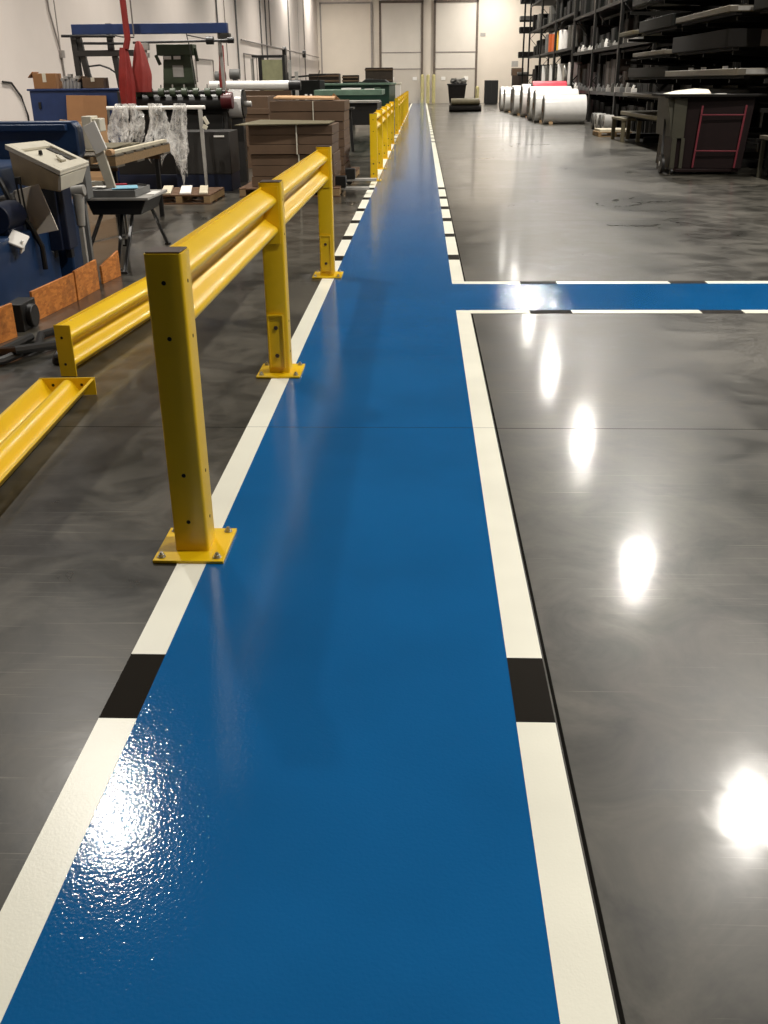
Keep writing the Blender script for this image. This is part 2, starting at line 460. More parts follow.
for G, nm in ((g2, 'middle'), (g3, 'far')):
    for i, y in enumerate(G):
        lab = 'yellow guard rail post, %s from the near end of the %s rail run' % (ORD[i], nm)
        dup(p2, (PX, y, 0), lab)
    bs = None
    for i in range(len(G)-1):
        lab = 'yellow rail beam, %s span from the near end of the %s rail run' % (ORD[i], nm)
        L = G[i+1]-G[i]-.126
        if bs is None or abs(bs[1]-L) > .005:
            b = place_beam(G[i]+.063, G[i+1]-.063, lab); bs = (b, L)
        else:
            dup(bs[0], (PX, G[i]+.063, .748), lab)
lb = make_beam('loose_rail_beam', 2.15, 'loose yellow rail beam standing on edge on the floor behind the nearest post', 'guard rail')
lb.location = (-2.055, 5.315, .003); lb.rotation_euler = (0, 0, radians(-5))
lb2 = make_beam('loose_rail_beam', 2.35, 'loose yellow rail beam lying flat on the floor at left frame edge', 'guard rail')
lb2.location = (-1.950, 2.60, .050); lb2.rotation_euler = (0, radians(90), radians(3.2))

# ------------------------------------------------------------------ left side, near: blue machine
bm_ = empty('blue_feeder_machine', (-3.7, 8.0, 0), 'large dark blue converting machine at left edge with slanted control desk', 'machine')
build('main_body', MB().prism([(-5.2, .26), (-3.30, .26), (-3.30, .55), (-3.42, .95), (-5.2, .95)], 'y', 6.55, 9.1), 'blue', bm_, .02)
build('base_box', MB().box(-5.2, -3.08, 6.3, 8.15, .02, .52), 'blue', bm_, .015)
build('guard_panel', MB().prism([(-5.2, .9), (-3.20, .9), (-3.12, .98), (-3.12, 1.2), (-3.16, 1.26), (-5.2, 1.26)], 'y', 9.12, 9.3), 'blue', bm_, .015)
build('panel_ridge', MB().box(-5.2, -3.2, 9.05, 9.12, 1.18, 1.235), 'blue', bm_, .008)
build('lower_cabinet', MB().box(-3.28, -3.02, 8.3, 8.85, .02, .62), 'blue', bm_, .015)
build('upright_column', MB().box(-3.12, -2.93, 8.02, 8.22, .3, .9), 'navy', bm_, .01)
for x in (-3.10, -2.96):
    build('leg', MB().box(x-.025, x+.025, 8.05, 8.12, .23, .32), 'black', bm_, .004)
build('strut', MB().bar((-3.12, 7.7, .26), (-3.18, 7.85, .62), .035), 'blue', bm_, .004)
build('motor', MB().cyl((-3.2, 7.28, .64), (-3.2, 7.62, .64), .11, n=20).box(-3.28, -3.12, 7.3, 7.6, .521, .56), 'navy', bm_, .006)
# console tray: four measured corners, tilted down towards the aisle
c1, c2, c3, c4 = Vector((-3.36, 8.05, 1.09)), Vector((-3.16, 8.40, 1.10)), Vector((-2.66, 7.95, .965)), Vector((-2.72, 7.45, .935))
def quadslab(a, b, c, d, t, z=0):
    up = (b-a).cross(d-a).normalized(); up = up if up.z > 0 else -up
    return MB().hexa([p+up*z for p in (a, b, c, d)]+[p+up*(z+t) for p in (a, b, c, d)])
def lerp4(u, v): return (c1*(1-u)+c4*u)*(1-v)+(c2*(1-u)+c3*u)*v
desk = build('desk_tray', quadslab(c1, c2, c3, c4, .018), 'offwhite', bm_, .004)
for (u0, v0, u1, v1) in ((0, 0, 1, .1), (0, .9, 1, 1), (0, .1, .22, .9), (.82, .1, 1, .9)):
    build('tray_rim', quadslab(lerp4(u0, v0), lerp4(u0, v1), lerp4(u1, v1), lerp4(u1, v0), .02, .0185), 'offwhite', desk, .003)
build('tray_inset', quadslab(lerp4(.24, .75), lerp4(.24, .88), lerp4(.8, .88), lerp4(.8, .78), .006, .0185), 'dark', desk, 0)
for u, v in ((.42, .38), (.66, .62)):
    p = lerp4(u, v)
    build('knob', MB().cyl(p+Vector((0, 0, .02)), p+Vector((0, 0, .055)), .018, .013, n=14), 'black', desk, .003)
build('pointer_arm', MB().bar(lerp4(.62, .6)+Vector((0, 0, .04)), lerp4(.8, .5)+Vector((0, 0, .04)), .04, .02), 'offwhite', desk, .004)
build('desk_side', MB().hexa([c1+Vector((.03, .03, -.27)), c4+Vector((-.03, .04, -.12)), c4+Vector((-.04, .08, -.12)), c1+Vector((.02, .08, -.27)),
      c1+Vector((.02, .02, -.004)), c4+Vector((-.02, .02, -.004)), c4+Vector((-.03, .07, -.004)), c1+Vector((.01, .07, -.004))]), 'beige', bm_, .004)
build('desk_front', MB().hexa([c4+Vector((-.02, .03, -.11)), c3+Vector((-.06, -.02, -.12)), c3+Vector((-.09, .0, -.12)), c4+Vector((-.05, .05, -.11)),
      c4+Vector((0, .01, -.004)), c3+Vector((-.01, -.02, -.004)), c3+Vector((-.04, 0, -.004)), c4+Vector((-.03, .03, -.004))]), 'offwhite', bm_, .004)
build('desk_post', MB().box(-3.08, -2.98, 7.98, 8.08, .3, .93), 'navy', bm_, .006)
build('step_bracket', MB().box(-3.40, -3.14, 7.75, 7.95, .555, .60), 'grey', bm_, .004)
build('lower_roller', MB().cyl((-3.3, 7.0, .72), (-3.3, 8.9, .72), .05, n=16), 'dark', bm_, 0)
build('hose', MB().tube([(-3.28, 7.66, .9), (-3.20, 7.6, .75), (-3.08, 7.62, .55), (-3.04, 7.7, .38), (-3.04, 7.7, .2)], .022), 'black', bm_, 0)
build('lever', MB().bar((-3.33, 7.6, .97), (-3.30, 7.6, .8), .03), 'black', bm_, .003)
build('rear_controls', MB().box(-3.06, -2.97, 9.1, 9.3, 1.02, 1.30).box(-2.97, -2.9, 9.12, 9.28, 1.17, 1.28), 'offwhite', bm_, .008)
for i, (x, z) in enumerate(((-3.36, .95), (-3.0, 1.02))):
    build('valve', MB().cyl((x+.2, 8.95, z-.02), (x+.2, 9.05, z-.02), .03, n=12), 'kraftlt', bm_, .003)

thing('drawing_sheet', MB().hexa([(-3.21, 7.72, .80), (-2.99, 7.69, .855), (-2.99, 7.70, .857), (-3.21, 7.73, .802), (-3.13, 7.70, .46), (-2.88, 7.67, .51), (-2.88, 7.68, .512), (-3.13, 7.71, .462)]),
      'paper', 'tilted paper drawing sheet hanging below the slanted control desk', 'paper sheet', bevel=0)
thing('hand_tool', MB().tube([(-3.12, 7.66, .86), (-3.11, 7.65, .70), (-3.09, 7.65, .50)], .008).tube([(-3.15, 7.66, .86), (-3.14, 7.65, .70), (-3.11, 7.65, .50)], .008).cyl((-3.135, 7.66, .86), (-3.135, 7.66, .91), .025, n=12),
      'black', 'dark two-handled tool hanging over the paper sheet on blue machine', 'tool', bevel=0)
thing('yellow_sponge', MB().box(-3.27, -3.2, 7.78, 7.88, .601, .635), 'ochre', 'small yellow block on the grey step of blue machine', 'sponge')
thing('cloth_rag', MB().rbox((-3.04, 7.25, .50), (.13, .16, .02), (.5, .45, .2)).rbox((-3.02, 7.27, .45), (.02, .13, .1), (0, .3, .2)), 'white', 'crumpled white rag on the lower side of blue machine', 'rag', bevel=.008)
thing('small_card', MB().rbox((-3.3, 7.52, .90), (.05, .01, .14), (0, -.15, .2)), 'white', 'small white tag hanging left of the slanted desk', 'card', bevel=0)
build('sign_plate', MB().hexa([(-2.90, 8.9, .99), (-2.80, 8.9, 1.04), (-2.80, 8.93, 1.04), (-2.90, 8.93, .99), (-2.99, 8.9, 1.22), (-2.88, 8.9, 1.27), (-2.88, 8.93, 1.27), (-2.99, 8.93, 1.22)]), 'white', bm_, .003)['label'] = 'bright white tilted plate'
build('guide_strip', MB().hexa([(-2.86, 8.96, .70), (-2.78, 8.96, .70), (-2.78, 9.0, .70), (-2.86, 9.0, .70), (-2.93, 8.93, 1.02), (-2.84, 8.93, 1.03), (-2.84, 8.97, 1.03), (-2.93, 8.97, 1.02)]).box(-3.1, -2.84, 8.97, 9.0, .72, .76), 'offwhite', bm_, .003)
thing('grey_junction_box', MB().prism([(-3.01, .80), (-2.93, .66), (-2.87, .66), (-2.87, .97), (-3.01, .94)], 'y', 8.45, 8.6).box(-2.96, -2.92, 8.5, 8.55, 0, .66), 'grey', 'grey folded metal chute right of the slanted desk', 'chute', bevel=.004)
thing('white_bundle', MB().cyl((-2.95, 8.3, .74), (-2.84, 8.3, .75), .045, n=14).cyl((-2.91, 8.3, .46), (-2.90, 8.3, .72), .035, .05, n=14).box(-2.93, -2.89, 8.28, 8.32, 0, .46), 'ltgrey', 'pale wrapped bundle on post between desk and tripod stand', 'bundle', bevel=.004)

# strand-board skirts on the floor by the machine
def osb_board(x0, y0, x1, y1, h0, h1, lab):
    d = Vector((x1-x0, y1-y0, 0)).normalized(); n = Vector((-d.y, d.x, 0))*.02
    a, b = Vector((x0, y0, 0)), Vector((x1, y1, 0))
    m = MB().hexa([a, b, b+n, a+n, a+Vector((0,0,h0)), b+Vector((0,0,h1)), b+n+Vector((0,0,h1)), a+n+Vector((0,0,h0))])
    thing('strand_board', m, 'osb', lab, 'board', bevel=.002)
osb_board(-2.90, 5.55, -2.74, 6.27, .21, .23, 'orange strand board panel on the floor nearest the left frame edge')
osb_board(-2.78, 6.72, -2.715, 7.42, .215, .22, 'orange strand board panel right of the black gap beside blue machine')
osb_board(-2.710, 7.44, -2.69, 7.92, .23, .24, 'orange strand board panel with dark streak, left of tripod stand')
osb_board(-2.72, 8.12, -2.68, 8.5, .15, .22, 'short shadowed strand board piece behind the tripod stand legs')
thing('black_wheel_block', MB().box(-2.86, -2.74, 6.40, 6.66, .0, .19).cyl((-2.75, 6.53, .09), (-2.70, 6.53, .09), .08, n=18), 'black', 'black wheel block in the gap between two orange boards', 'wheel', bevel=.006)
thing('cable_hose', MB().tube([(-2.75, 5.4, .03), (-2.55, 5.55, .03), (-2.45, 5.9, .035), (-2.55, 6.2, .03), (-2.42, 6.45, .03), (-2.3, 6.3, .03), (-2.35, 5.95, .03), (-2.5, 5.65, .07), (-2.65, 5.75, .03), (-2.6, 6.15, .03)], .028), 'black',
      'thick black hose coiled on the floor beside the orange boards', 'hose', bevel=0)
thing('rubber_block', MB().prism([(5.55, 0), (5.92, 0), (5.92, .07), (5.75, .10), (5.58, .06)], 'x', -2.25, -2.13), 'dark', 'dark rubber block on the floor by the black hose', 'block', bevel=.02)

# tripod work stand with a boxed lid and papers
st = empty('tripod_work_stand', (-2.87, 9.45, 0), 'black folding work stand with splayed legs under a shallow grey box', 'work stand')
build('top_plate', MB().box(-3.19, -2.56, 9.2, 9.95, .565, .59), 'ltgrey', st, .004)
build('under_tray', MB().prism([(-3.12, .43), (-2.66, .43), (-2.60, .56), (-3.17, .56)], 'y', 9.26, 9.9), 'black', st, .008)
for a, b in (((-3.05, 9.3, .43), (-3.17, 8.95, 0)), ((-2.75, 9.3, .43), (-2.68, 8.62, 0)), ((-2.7, 9.8, .43), (-2.70, 10.3, 0)), ((-3.0, 9.85, .43), (-3.12, 10.2, 0)), ((-2.88, 9.4, .43), (-2.78, 8.75, 0))):
    l = build('leg', MB().bar(a, b, .028, .028), 'black', st, .003)
    build('foot', MB().box(b[0]-.03, b[0]+.03, b[1]-.03, b[1]+.03, 0, .018), 'dark', l, .003)
build('centre_column', MB().cyl((-2.88, 9.5, .2), (-2.88, 9.5, .44), .022, n=14), 'steel', st, 0)
build('brace', MB().bar((-2.88, 9.5, .22), (-2.75, 9.0, .25), .014).bar((-2.88, 9.5, .22), (-3.1, 9.15, .2), .014).bar((-2.88, 9.5, .22), (-2.72, 10.0, .2), .014), 'steel', st, 0)
bx = empty('shallow_grey_box', (-2.92, 9.5, .591), 'shallow grey cardboard box with papers inside on the tripod stand', 'box')
build('tray', MB().box(-3.18, -2.68, 9.22, 9.75, .591, .60).box(-3.18, -2.68, 9.22, 9.235, .60, .655).box(-3.18, -2.68, 9.735, 9.75, .60, .655).box(-3.18, -3.165, 9.235, 9.735, .60, .655).box(-2.695, -2.68, 9.235, 9.735, .60, .655).box(-3.165, -2.695, 9.235, 9.735, .60, .645), 'grey', bx, .002)
thing('blue_leaflet', MB().rbox((-2.84, 9.45, .662), (.24, .3, .006), (0, 0, .3)), 'cyan', 'light blue leaflet lying on the shallow grey box', 'leaflet', bevel=0)
thing('red_pen_pouch', MB().rbox((-2.98, 9.65, .667), (.2, .06, .014), (0, 0, .4)), 'redpaint', 'small red pouch behind the blue leaflet', 'pouch', bevel=.003)
thing('white_notepad', MB().rbox((-3.08, 9.5, .664), (.12, .18, .01), (0, 0, -.2)), 'white', 'white notepad at the left of the shallow grey box', 'notepad', bevel=.001)
thing('white_envelope', MB().rbox((-2.61, 9.6, .594), (.08, .3, .006), (0, 0, .05)), 'white', 'white envelope on the stand beside the shallow grey box', 'envelope', bevel=0)
thing('black_marker', MB().cyl((-2.78, 9.7, .664), (-2.68, 9.62, .664), .008, n=10), 'black', 'black marker lying at the right rim of grey box', 'marker', bevel=0)

# raised pallet on sawhorses
def pallet(x0, x1, y0, y1, z, matname, label, name='pallet', group=None):
    root = empty(name, ((x0+x1)/2, (y0+y1)/2, z), label, 'pallet', group)
    n = 6; w = (y1-y0)/n
    m = MB()
    for k in range(n): m.box(x0, x1, y0+k*w+.01, y0+(k+.8)*w, z+.11, z+.13)
    build('top_boards', m, matname, root, .002)
    for fx in (0, .5, 1):
        c = x0+.05+(x1-x0-.1)*fx
        build('runner', MB().box(c-.045, c+.045, y0+.01, y1-.02, z+.02, z+.109), 'wood', root, .002)
    m = MB()
    for k in (0, 2, 5): m.box(x0, x1, y0+k*w+.01, y0+(k+.8)*w, z, z+.019)
    build('bottom_boards', m, matname, root, .002)
    return root
tb = empty('trestle_table', (-3.5, 12.4, 0), 'low wooden trestle under a raised pallet left of the press', 'trestle')
for x in (-3.92, -3.34):
    for y in (10.8, 12.6):
        build('leg', MB().bar((x, y, 0), (x, y, .70), .05), 'black', tb, .003)
for y in (10.8, 12.6): build('crossbar', MB().box(-3.96, -3.30, y-.03, y+.03, .70, .75), 'wooddk', tb, .003)
pallet(-4.05, -3.22, 10.5, 12.9, .752, 'slab', 'wooden pallet raised on a trestle in front of the plastic drapes')
thing('flat_board_stack', MB().box(-3.95, -3.5, 11.0, 12.5, .884, .90).rbox((-3.7, 11.7, .907), (.42, .9, .012), (0, 0, .06)), 'tan', 'thin stack of boards lying on the raised pallet', 'boards')
thing('white_plank', MB().box(-3.30, -3.24, 10.55, 12.8, .884, .92), 'woodlt', 'pale plank along the right edge of the raised pallet', 'plank')

# pallet with white boards on the floor
pallet(-3.88, -2.98, 13.9, 15.0, 0, 'wooddk', 'dark wooden pallet on the floor in front of the black cabinet')
for i, (x, w, c) in enumerate(((-3.72, .14, 'woodlt'), (-3.44, .16, 'white'), (-3.18, .12, 'woodlt'))):
    thing('white_board', MB().rbox((x, 14.45, .145+.0*i), (w, 1.05, .025), (0, 0, .2)), c, ['pale board at the left on the floor pallet', 'bright white board in the middle of the floor pallet', 'pale board at the right on the floor pallet'][i], 'board', 'boards on the floor pallet')

# ------------------------------------------------------------------ press line (about 17 m away)
cb = empty('blue_cabinet', (-5.7, 17.3, 0), 'tall blue press cabinet at the left carrying the gantry frame', 'cabinet')
build('body', MB().box(-6.45, -4.98, 16.8, 17.8, .05, 1.47), 'bluebeam', cb, .01)
build('top_edge', MB().box(-6.48, -4.95, 16.77, 17.83, 1.47, 1.50), 'bluebeam', cb, .004)
build('plinth', MB().box(-6.4, -5.0, 16.85, 17.75, 0, .05), 'black', cb, 0)
build('latch', MB().box(-6.32, -6.28, 16.77, 16.8, 1.2, 1.3), 'black', cb, .003)
g = empty('gantry_frame', (-4.4, 17.3, 1.5), 'blue overhead gantry beam on dark slanted legs above the press', 'gantry')
build('top_beam', MB().box(-5.72, -3.17, 17.1, 17.25, 2.30, 2.45), 'bluebeam', g, .006)
build('beam_end', MB().box(-3.28, -3.14, 17.08, 17.27, 2.16, 2.30), 'dark', g, .006)
for a, b in (((-5.72, 17.17, 2.3), (-5.70, 17.17, 1.50)), ((-5.66, 17.2, 2.3), (-5.54, 17.2, 1.50)), ((-5.12, 17.17, 2.46), (-5.12, 17.17, 2.05)), ((-5.08, 17.2, 2.0), (-5.03, 17.2, 1.50))):
    build('frame_leg', MB().bar(a, b, .09), 'dark', g, .004)
build('crossbar', MB().box(-5.7, -4.75, 17.12, 17.22, 1.98, 2.07), 'dark', g, .004)
build('lift_bar', MB().cyl((-5.88, 17.05, 2.28), (-5.0, 17.05, 2.27), .022, n=10).cyl((-5.55, 17.05, 2.17), (-4.8, 17.05, 2.16), .02, n=10).cyl((-4.7, 17.0, 2.17), (-3.05, 17.0, 2.19), .02, n=10), 'black', g, 0)
build('slanted_cable', MB().tube([(-5.1, 17.1, 2.3), (-4.9, 17.1, 2.26), (-4.7, 17.1, 2.25)], .01).tube([(-5.55, 17.2, 1.83), (-5.35, 17.2, 1.85), (-5.2, 17.2, 1.80), (-5.05, 17.2, 1.7)], .014), 'dark', g, 0)
build('hanging_wire', MB().tube([(-5.0, 17.15, 2.3), (-5.0, 17.15, 2.45)], .008).tube([(-3.85, 17.15, 2.3), (-3.8, 17.2, 1.95), (-3.78, 17.2, 1.55)], .008).tube([(-3.85, 17.15, 2.28), (-3.45, 17.15, 2.2), (-3.2, 17.15, 2.17)], .008), 'dark', g, 0)
build('end_knob', MB().cyl((-3.5, 17.0, 2.19), (-3.38, 17.0, 2.19), .06, n=14).cyl((-3.15, 17.0, 2.19), (-3.05, 17.0, 2.19), .045, n=14), 'black', g, .004)
# far legs of gantry down to the press frame
build('far_leg', MB().bar((-3.32, 17.2, 2.3), (-3.30, 17.2, 1.45), .05), 'ltgrey', g, .003)
thing('red_white_post', MB().cyl((-3.41, 17.66, 0), (-3.41, 17.66, 1.7), .055, n=14).cyl((-3.41, 17.66, 1.7), (-3.38, 17.66, 2.14), .055, .03, n=14), 'redlt', 'faded red round post at the right end of the gantry', 'post', bevel=0)
# red drape
def drape(x, y, ztop, zmid, zbot, w0, w1, d, mt, lab, name='red_drape', cat='drape', folds=5, skew=0, gname=None):
    n, rows = 40, 14; vs = []; fs = []
    for j in range(rows+1):
        t = j/rows; z = ztop+(zbot-ztop)*t
        w = w0+(w1-w0)*min(1, (t*1.5)**.7) if t < .67 else w1*(1-.12*(t-.67)*3)
        for i in range(n):
            a = 2*pi*i/n; k = 1+.16*sin(folds*a+2*t)+.06*sin(11*a+5*t)
            vs.append((x+skew*t+cos(a)*w/2*k, y+sin(a)*d/2*k*(.35+.65*min(1, t*2)), z))
    for j in range(rows):
        for i in range(n): fs.append((j*n+i, j*n+(i+1)%n, (j+1)*n+(i+1)%n, (j+1)*n+i))
    fs += [tuple(range(n)), tuple(range(len(vs)-1, len(vs)-n-1, -1))]
    return thing(name, MB().add(vs, fs), mt, lab, cat, gname, bevel=0, smooth=70)
drape(-4.70, 16.40, 2.08, 0, 1.26, .10, .23, .26, 'red', 'deep red cloth bag hanging from the red pole left of black rollers')
drape(-4.53, 16.68, 2.18, 0, 1.44, .05, .30, .2, 'redlt', 'faded red cloth hanging right of the deep red bag')
thing('red_hoist_pole', MB().tube([(-4.95, 16.6, 8.9), (-4.76, 16.55, 5.0), (-4.64, 16.45, 2.78), (-4.62, 16.42, 2.2), (-4.66, 16.40, 2.06)], .05), 'red', 'red hoist pole rising from the red drape beyond the frame top', 'pole', bevel=0)
thing('hoist_cable', MB().tube([(-4.66, 16.95, 8.9), (-4.66, 16.95, 2.26)], .012), 'conduit', 'thin grey cable beside the red hoist pole', 'cable', bevel=0)
thing('white_lamp_post', MB().cyl((-4.52, 16.98, 1.46), (-4.50, 16.98, 1.95), .025, n=10).box(-4.56, -4.46, 16.95, 17.05, 1.95, 2.02).box(-4.57, -4.45, 16.94, 17.06, 2.06, 2.16).box(-4.53, -4.49, 16.98, 17.02, 2.02, 2.06), 'ltgrey', 'small pale stack light on post left of the green frame', 'lamp', bevel=.004)
for i, (x0, x1, z1, c, n) in enumerate(((-6.36, -5.98, 1.73, 'kraftmid', 'brown cardboard carton at the left end of blue cabinet top'), (-5.55, -5.2, 1.66, 'kraft', 'small open carton between gantry legs on blue cabinet'))):
    b = empty('carton', ((x0+x1)/2, 17.0, 1.50), n, 'carton')
    build('body', MB().box(x0, x1, 16.80, 17.08, 1.50, z1), c, b, .004)
    build('tape', MB().box((x0+x1)/2-.03, (x0+x1)/2+.03, 16.795, 17.085, 1.6, z1+.002), 'offwhite', b, 0)
    build('flap', MB().rbox((x0-.04, 16.95, z1-.02), (.012, .28, .12), (0, .8, 0)), c, b, .002)
for i in range(5):
    x = -5.93+.062*i
    thing('machine_part', MB().cyl((x, 17.0, 1.5), (x+.02, 17.0, 1.62+.03*(i % 3)), .03, n=10).box(x-.03, x+.03, 16.96, 17.06, 1.61+.03*(i % 3), 1.66+.03*(i % 3)), 'ltgrey', 'small grey metal part, %s from left of the cluster on blue cabinet' % ORD[i], 'machine part', 'grey parts on the blue cabinet', bevel=.003)
thing('black_clamp', MB().box(-5.02, -4.9, 17.0, 17.12, 1.50, 1.58).cyl((-4.96, 17.06, 1.58), (-4.96, 17.06, 1.63), .03, n=10), 'black', 'small black clamp at right end of the blue cabinet top', 'clamp')
thing('brown_board', MB().hexa([(-5.82, 16.35, 0), (-5.16, 16.35, 0), (-5.16, 16.38, 0), (-5.82, 16.38, 0), (-5.82, 16.72, 1.40), (-5.16, 16.72, 1.39), (-5.16, 16.75, 1.39), (-5.82, 16.75, 1.40)]), 'kraftmid', 'brown hardboard sheet leaning on the front of blue cabinet', 'board', bevel=.002)
thing('tan_cardboard', MB().hexa([(-5.25, 14.6, .32), (-4.55, 14.6, .30), (-4.55, 14.63, .30), (-5.25, 14.63, .32), (-5.27, 14.72, 1.10), (-4.6, 14.72, 1.02), (-4.6, 14.75, 1.02), (-5.27, 14.75, 1.10)]).box(-5.2, -4.6, 14.6, 14.9, 0, .32), 'kraftlt', 'light tan cardboard box behind the blue machine end', 'cardboard', bevel=.003)

pr = empty('printing_press', (-4.0, 16.9, 0), 'black press with spooled roller above dark cabinets and white rail', 'press')
build('roller', MB().cyl((-4.87, 16.9, 1.27), (-3.2, 16.9, 1.27), .14, n=24), 'black', pr, 0)
build('roller_guard', MB().box(-4.92, -3.30, 17.03, 17.08, 1.1, 1.42), 'dark', pr, .003)
build('spool_bar', MB().cyl((-4.95, 16.75, 1.43), (-3.2, 16.75, 1.43), .03, n=12), 'dark', pr, 0)
for k in range(9):
    x = -4.82+.19*k
    sp = build('spool', MB().cyl((x-.045, 16.75, 1.43), (x+.045, 16.75, 1.43), .065, n=14), 'olive', pr, .004)
    build('pin', MB().cyl((x, 16.75, 1.49), (x, 16.75, 1.545), .012, n=8), 'ltgrey', sp, 0)
build('hub', MB().cyl((-3.28, 16.80, 1.30), (-3.10, 16.80, 1.30), .13, n=18), mat('maroon_hub', (84, 22, 26), .4), pr, .006)
build('side_frame', MB().box(-4.94, -4.88, 16.6, 17.5, 0, 1.45), 'dark', pr, .006)
build('side_frame', MB().box(-3.30, -3.24, 16.95, 17.5, 0, 1.3), 'dark', pr, .006)
build('lower_body', MB().box(-4.87, -3.31, 16.95, 17.5, 0, 1.1), 'black', pr, .01)
bc = empty('black_cabinet', (-3.45, 16.0, 0), 'black metal cabinet with navy plinth right of the plastic drapes', 'cabinet')
build('body', MB().box(-3.86, -2.98, 15.65, 16.4, .26, .88), 'dark', bc, .008)
build('plinth', MB().box(-3.86, -2.99, 15.66, 16.4, 0, .26), 'navy', bc, .006)
build('label_strip', MB().box(-3.22, -3.06, 15.635, 15.65, .80, .825), 'white', bc, 0)
bc2 = empty('navy_press_base', (-4.4, 16.0, 0), 'low navy and black base behind the hanging plastic drapes', 'machine base')
build('body', MB().box(-4.9, -3.9, 16.1, 16.5, .22, .62), 'black', bc2, .008)
build('skirt', MB().box(-4.9, -3.9, 16.08, 16.5, 0, .22), 'navy', bc2, .006)
rail = empty('drying_rail', (-4.3, 15.45, 0), 'white horizontal rail on grey posts holding clear plastic drapes', 'rail')
build('bar', MB().cyl((-4.78, 15.45, 1.23), (-3.28, 15.45, 1.23), .028, n=14), 'white', rail, 0)
build('post', MB().cyl((-4.76, 15.45, 0), (-4.76, 15.45, 1.21), .02, n=10), 'grey', rail, 0)
po = build('post', MB().hexa([(-3.34, 15.3, .02), (-3.30, 15.3, .02), (-3.30, 15.34, .02), (-3.34, 15.34, .02), (-3.38, 15.4, 1.2), (-3.32, 15.4, 1.2), (-3.32, 15.44, 1.2), (-3.38, 15.44, 1.2)]), 'ltgrey', rail, .003)
build('foot', MB().box(-3.46, -3.16, 15.45, 15.4, 0, .02), 'grey', po, .002)
build('clip', MB().rbox((-3.25, 15.3, 1.05), (.05, .03, .12), (0, -.5, 0)).rbox((-3.27, 15.3, .96), (.07, .03, .06), (0, .5, 0)), 'offwhite', rail, .003)
def plastic(x, w, z1, lab, ph):
    """bunched film hanging over the rail: a crumpled closed sheet, gathered at the top"""
    random.seed(int(ph*10)+3)
    n, rows = 44, 22; vs = []; fs = []
    k1, k2, k3 = random.random()*6, random.random()*6, random.random()*6
    for j in range(rows+1):
        t = j/rows
        prof = .6+.75*t-.25*t*t if t < .8 else (.6+.6-.16)*(1-(t-.8)*2.4)
        for i in range(n):
            a = 2*pi*i/n
            f = 1.25+.34*sin(3*a+k1+2.5*t)+.20*sin(7*a+k2+5*t)+.10*sin(13*a+k3+9*t)
            ww = w*max(.12, prof)*f
            z = 1.285+(z1-1.285)*(t*(1+.22*sin(2*a+k3)+.14*sin(5*a+k1)))
            vs.append((x+cos(a)*ww/2+.035*sin(5*t+k1)+random.uniform(-.006, .006), 15.45+sin(a)*(.045+.06*t)*f+.02*sin(7*t+k2), z+random.uniform(-.006, .006)))
    for j in range(rows):
        for i in range(n): fs.append((j*n+i, j*n+(i+1)%n, (j+1)*n+(i+1)%n, (j+1)*n+i))
    fs += [tuple(range(n))]
    thing('plastic_drape', MB().add(vs, fs), 'film', lab, 'plastic film', 'clear plastic drapes on the white rail', bevel=0, smooth=60)
plastic(-4.60, .22, .74, 'clear crumpled plastic drape at the left end of white rail', 0)
plastic(-4.37, .16, .78, 'short clear plastic drape second from left on white rail', 2)
plastic(-4.06, .24, .62, 'wide clear plastic drape in the middle of white rail', 4)
plastic(-3.70, .21, .42, 'longest clear plastic drape at the right on white rail', 1)
# green machine head
gh = empty('green_press_head', (-4.1, 17.6, 1.42), 'dark green slotted machine head standing above the spooled roller', 'press head')
build('neck', MB().prism([(-4.42, 1.40), (-3.86, 1.40), (-3.92, 2.05), (-4.36, 2.05)], 'y', 17.55, 17.75), 'olive', gh, .006)
build('head', MB().box(-4.46, -3.84, 17.5, 17.8, 1.99, 2.16), 'olive', gh, .01)
build('slot', MB().box(-4.34, -4.22, 17.495, 17.5, 1.93, 1.98).box(-4.18, -4.06, 17.495, 17.5, 1.93, 1.98), 'white', gh, 0)
build('plate', MB().box(-4.22, -4.04, 17.54, 17.55, 1.66, 1.84), 'ltgrey', gh, 0)
build('side_arm', MB().bar((-4.5, 17.6, 2.0), (-4.44, 17.6, 1.85), .05).bar((-3.83, 17.6, 2.1), (-3.8, 17.6, 1.9), .05), 'olive', gh, .004)
wr = empty('paper_roll', (-3.0, 17.2, 0), 'white paper roll mounted on a spindle at the right end of press', 'paper roll')
build('roll', MB().cyl((-3.225, 17.2, 1.24), (-3.0, 17.2, 1.24), .225, n=36), 'stock', wr, .006)
build('roll_side', MB().ring((-2.985, 17.2, 1.24), 'x', .05, .225, .012), 'black', wr, 0)
build('spindle', MB().cyl((-3.23, 17.2, 1.24), (-2.86, 17.2, 1.24), .045, n=14), 'ltgrey', wr, .002)
build('stand', MB().box(-3.2, -3.0, 17.1, 17.3, 0, 1.02), 'dark', wr, .006)

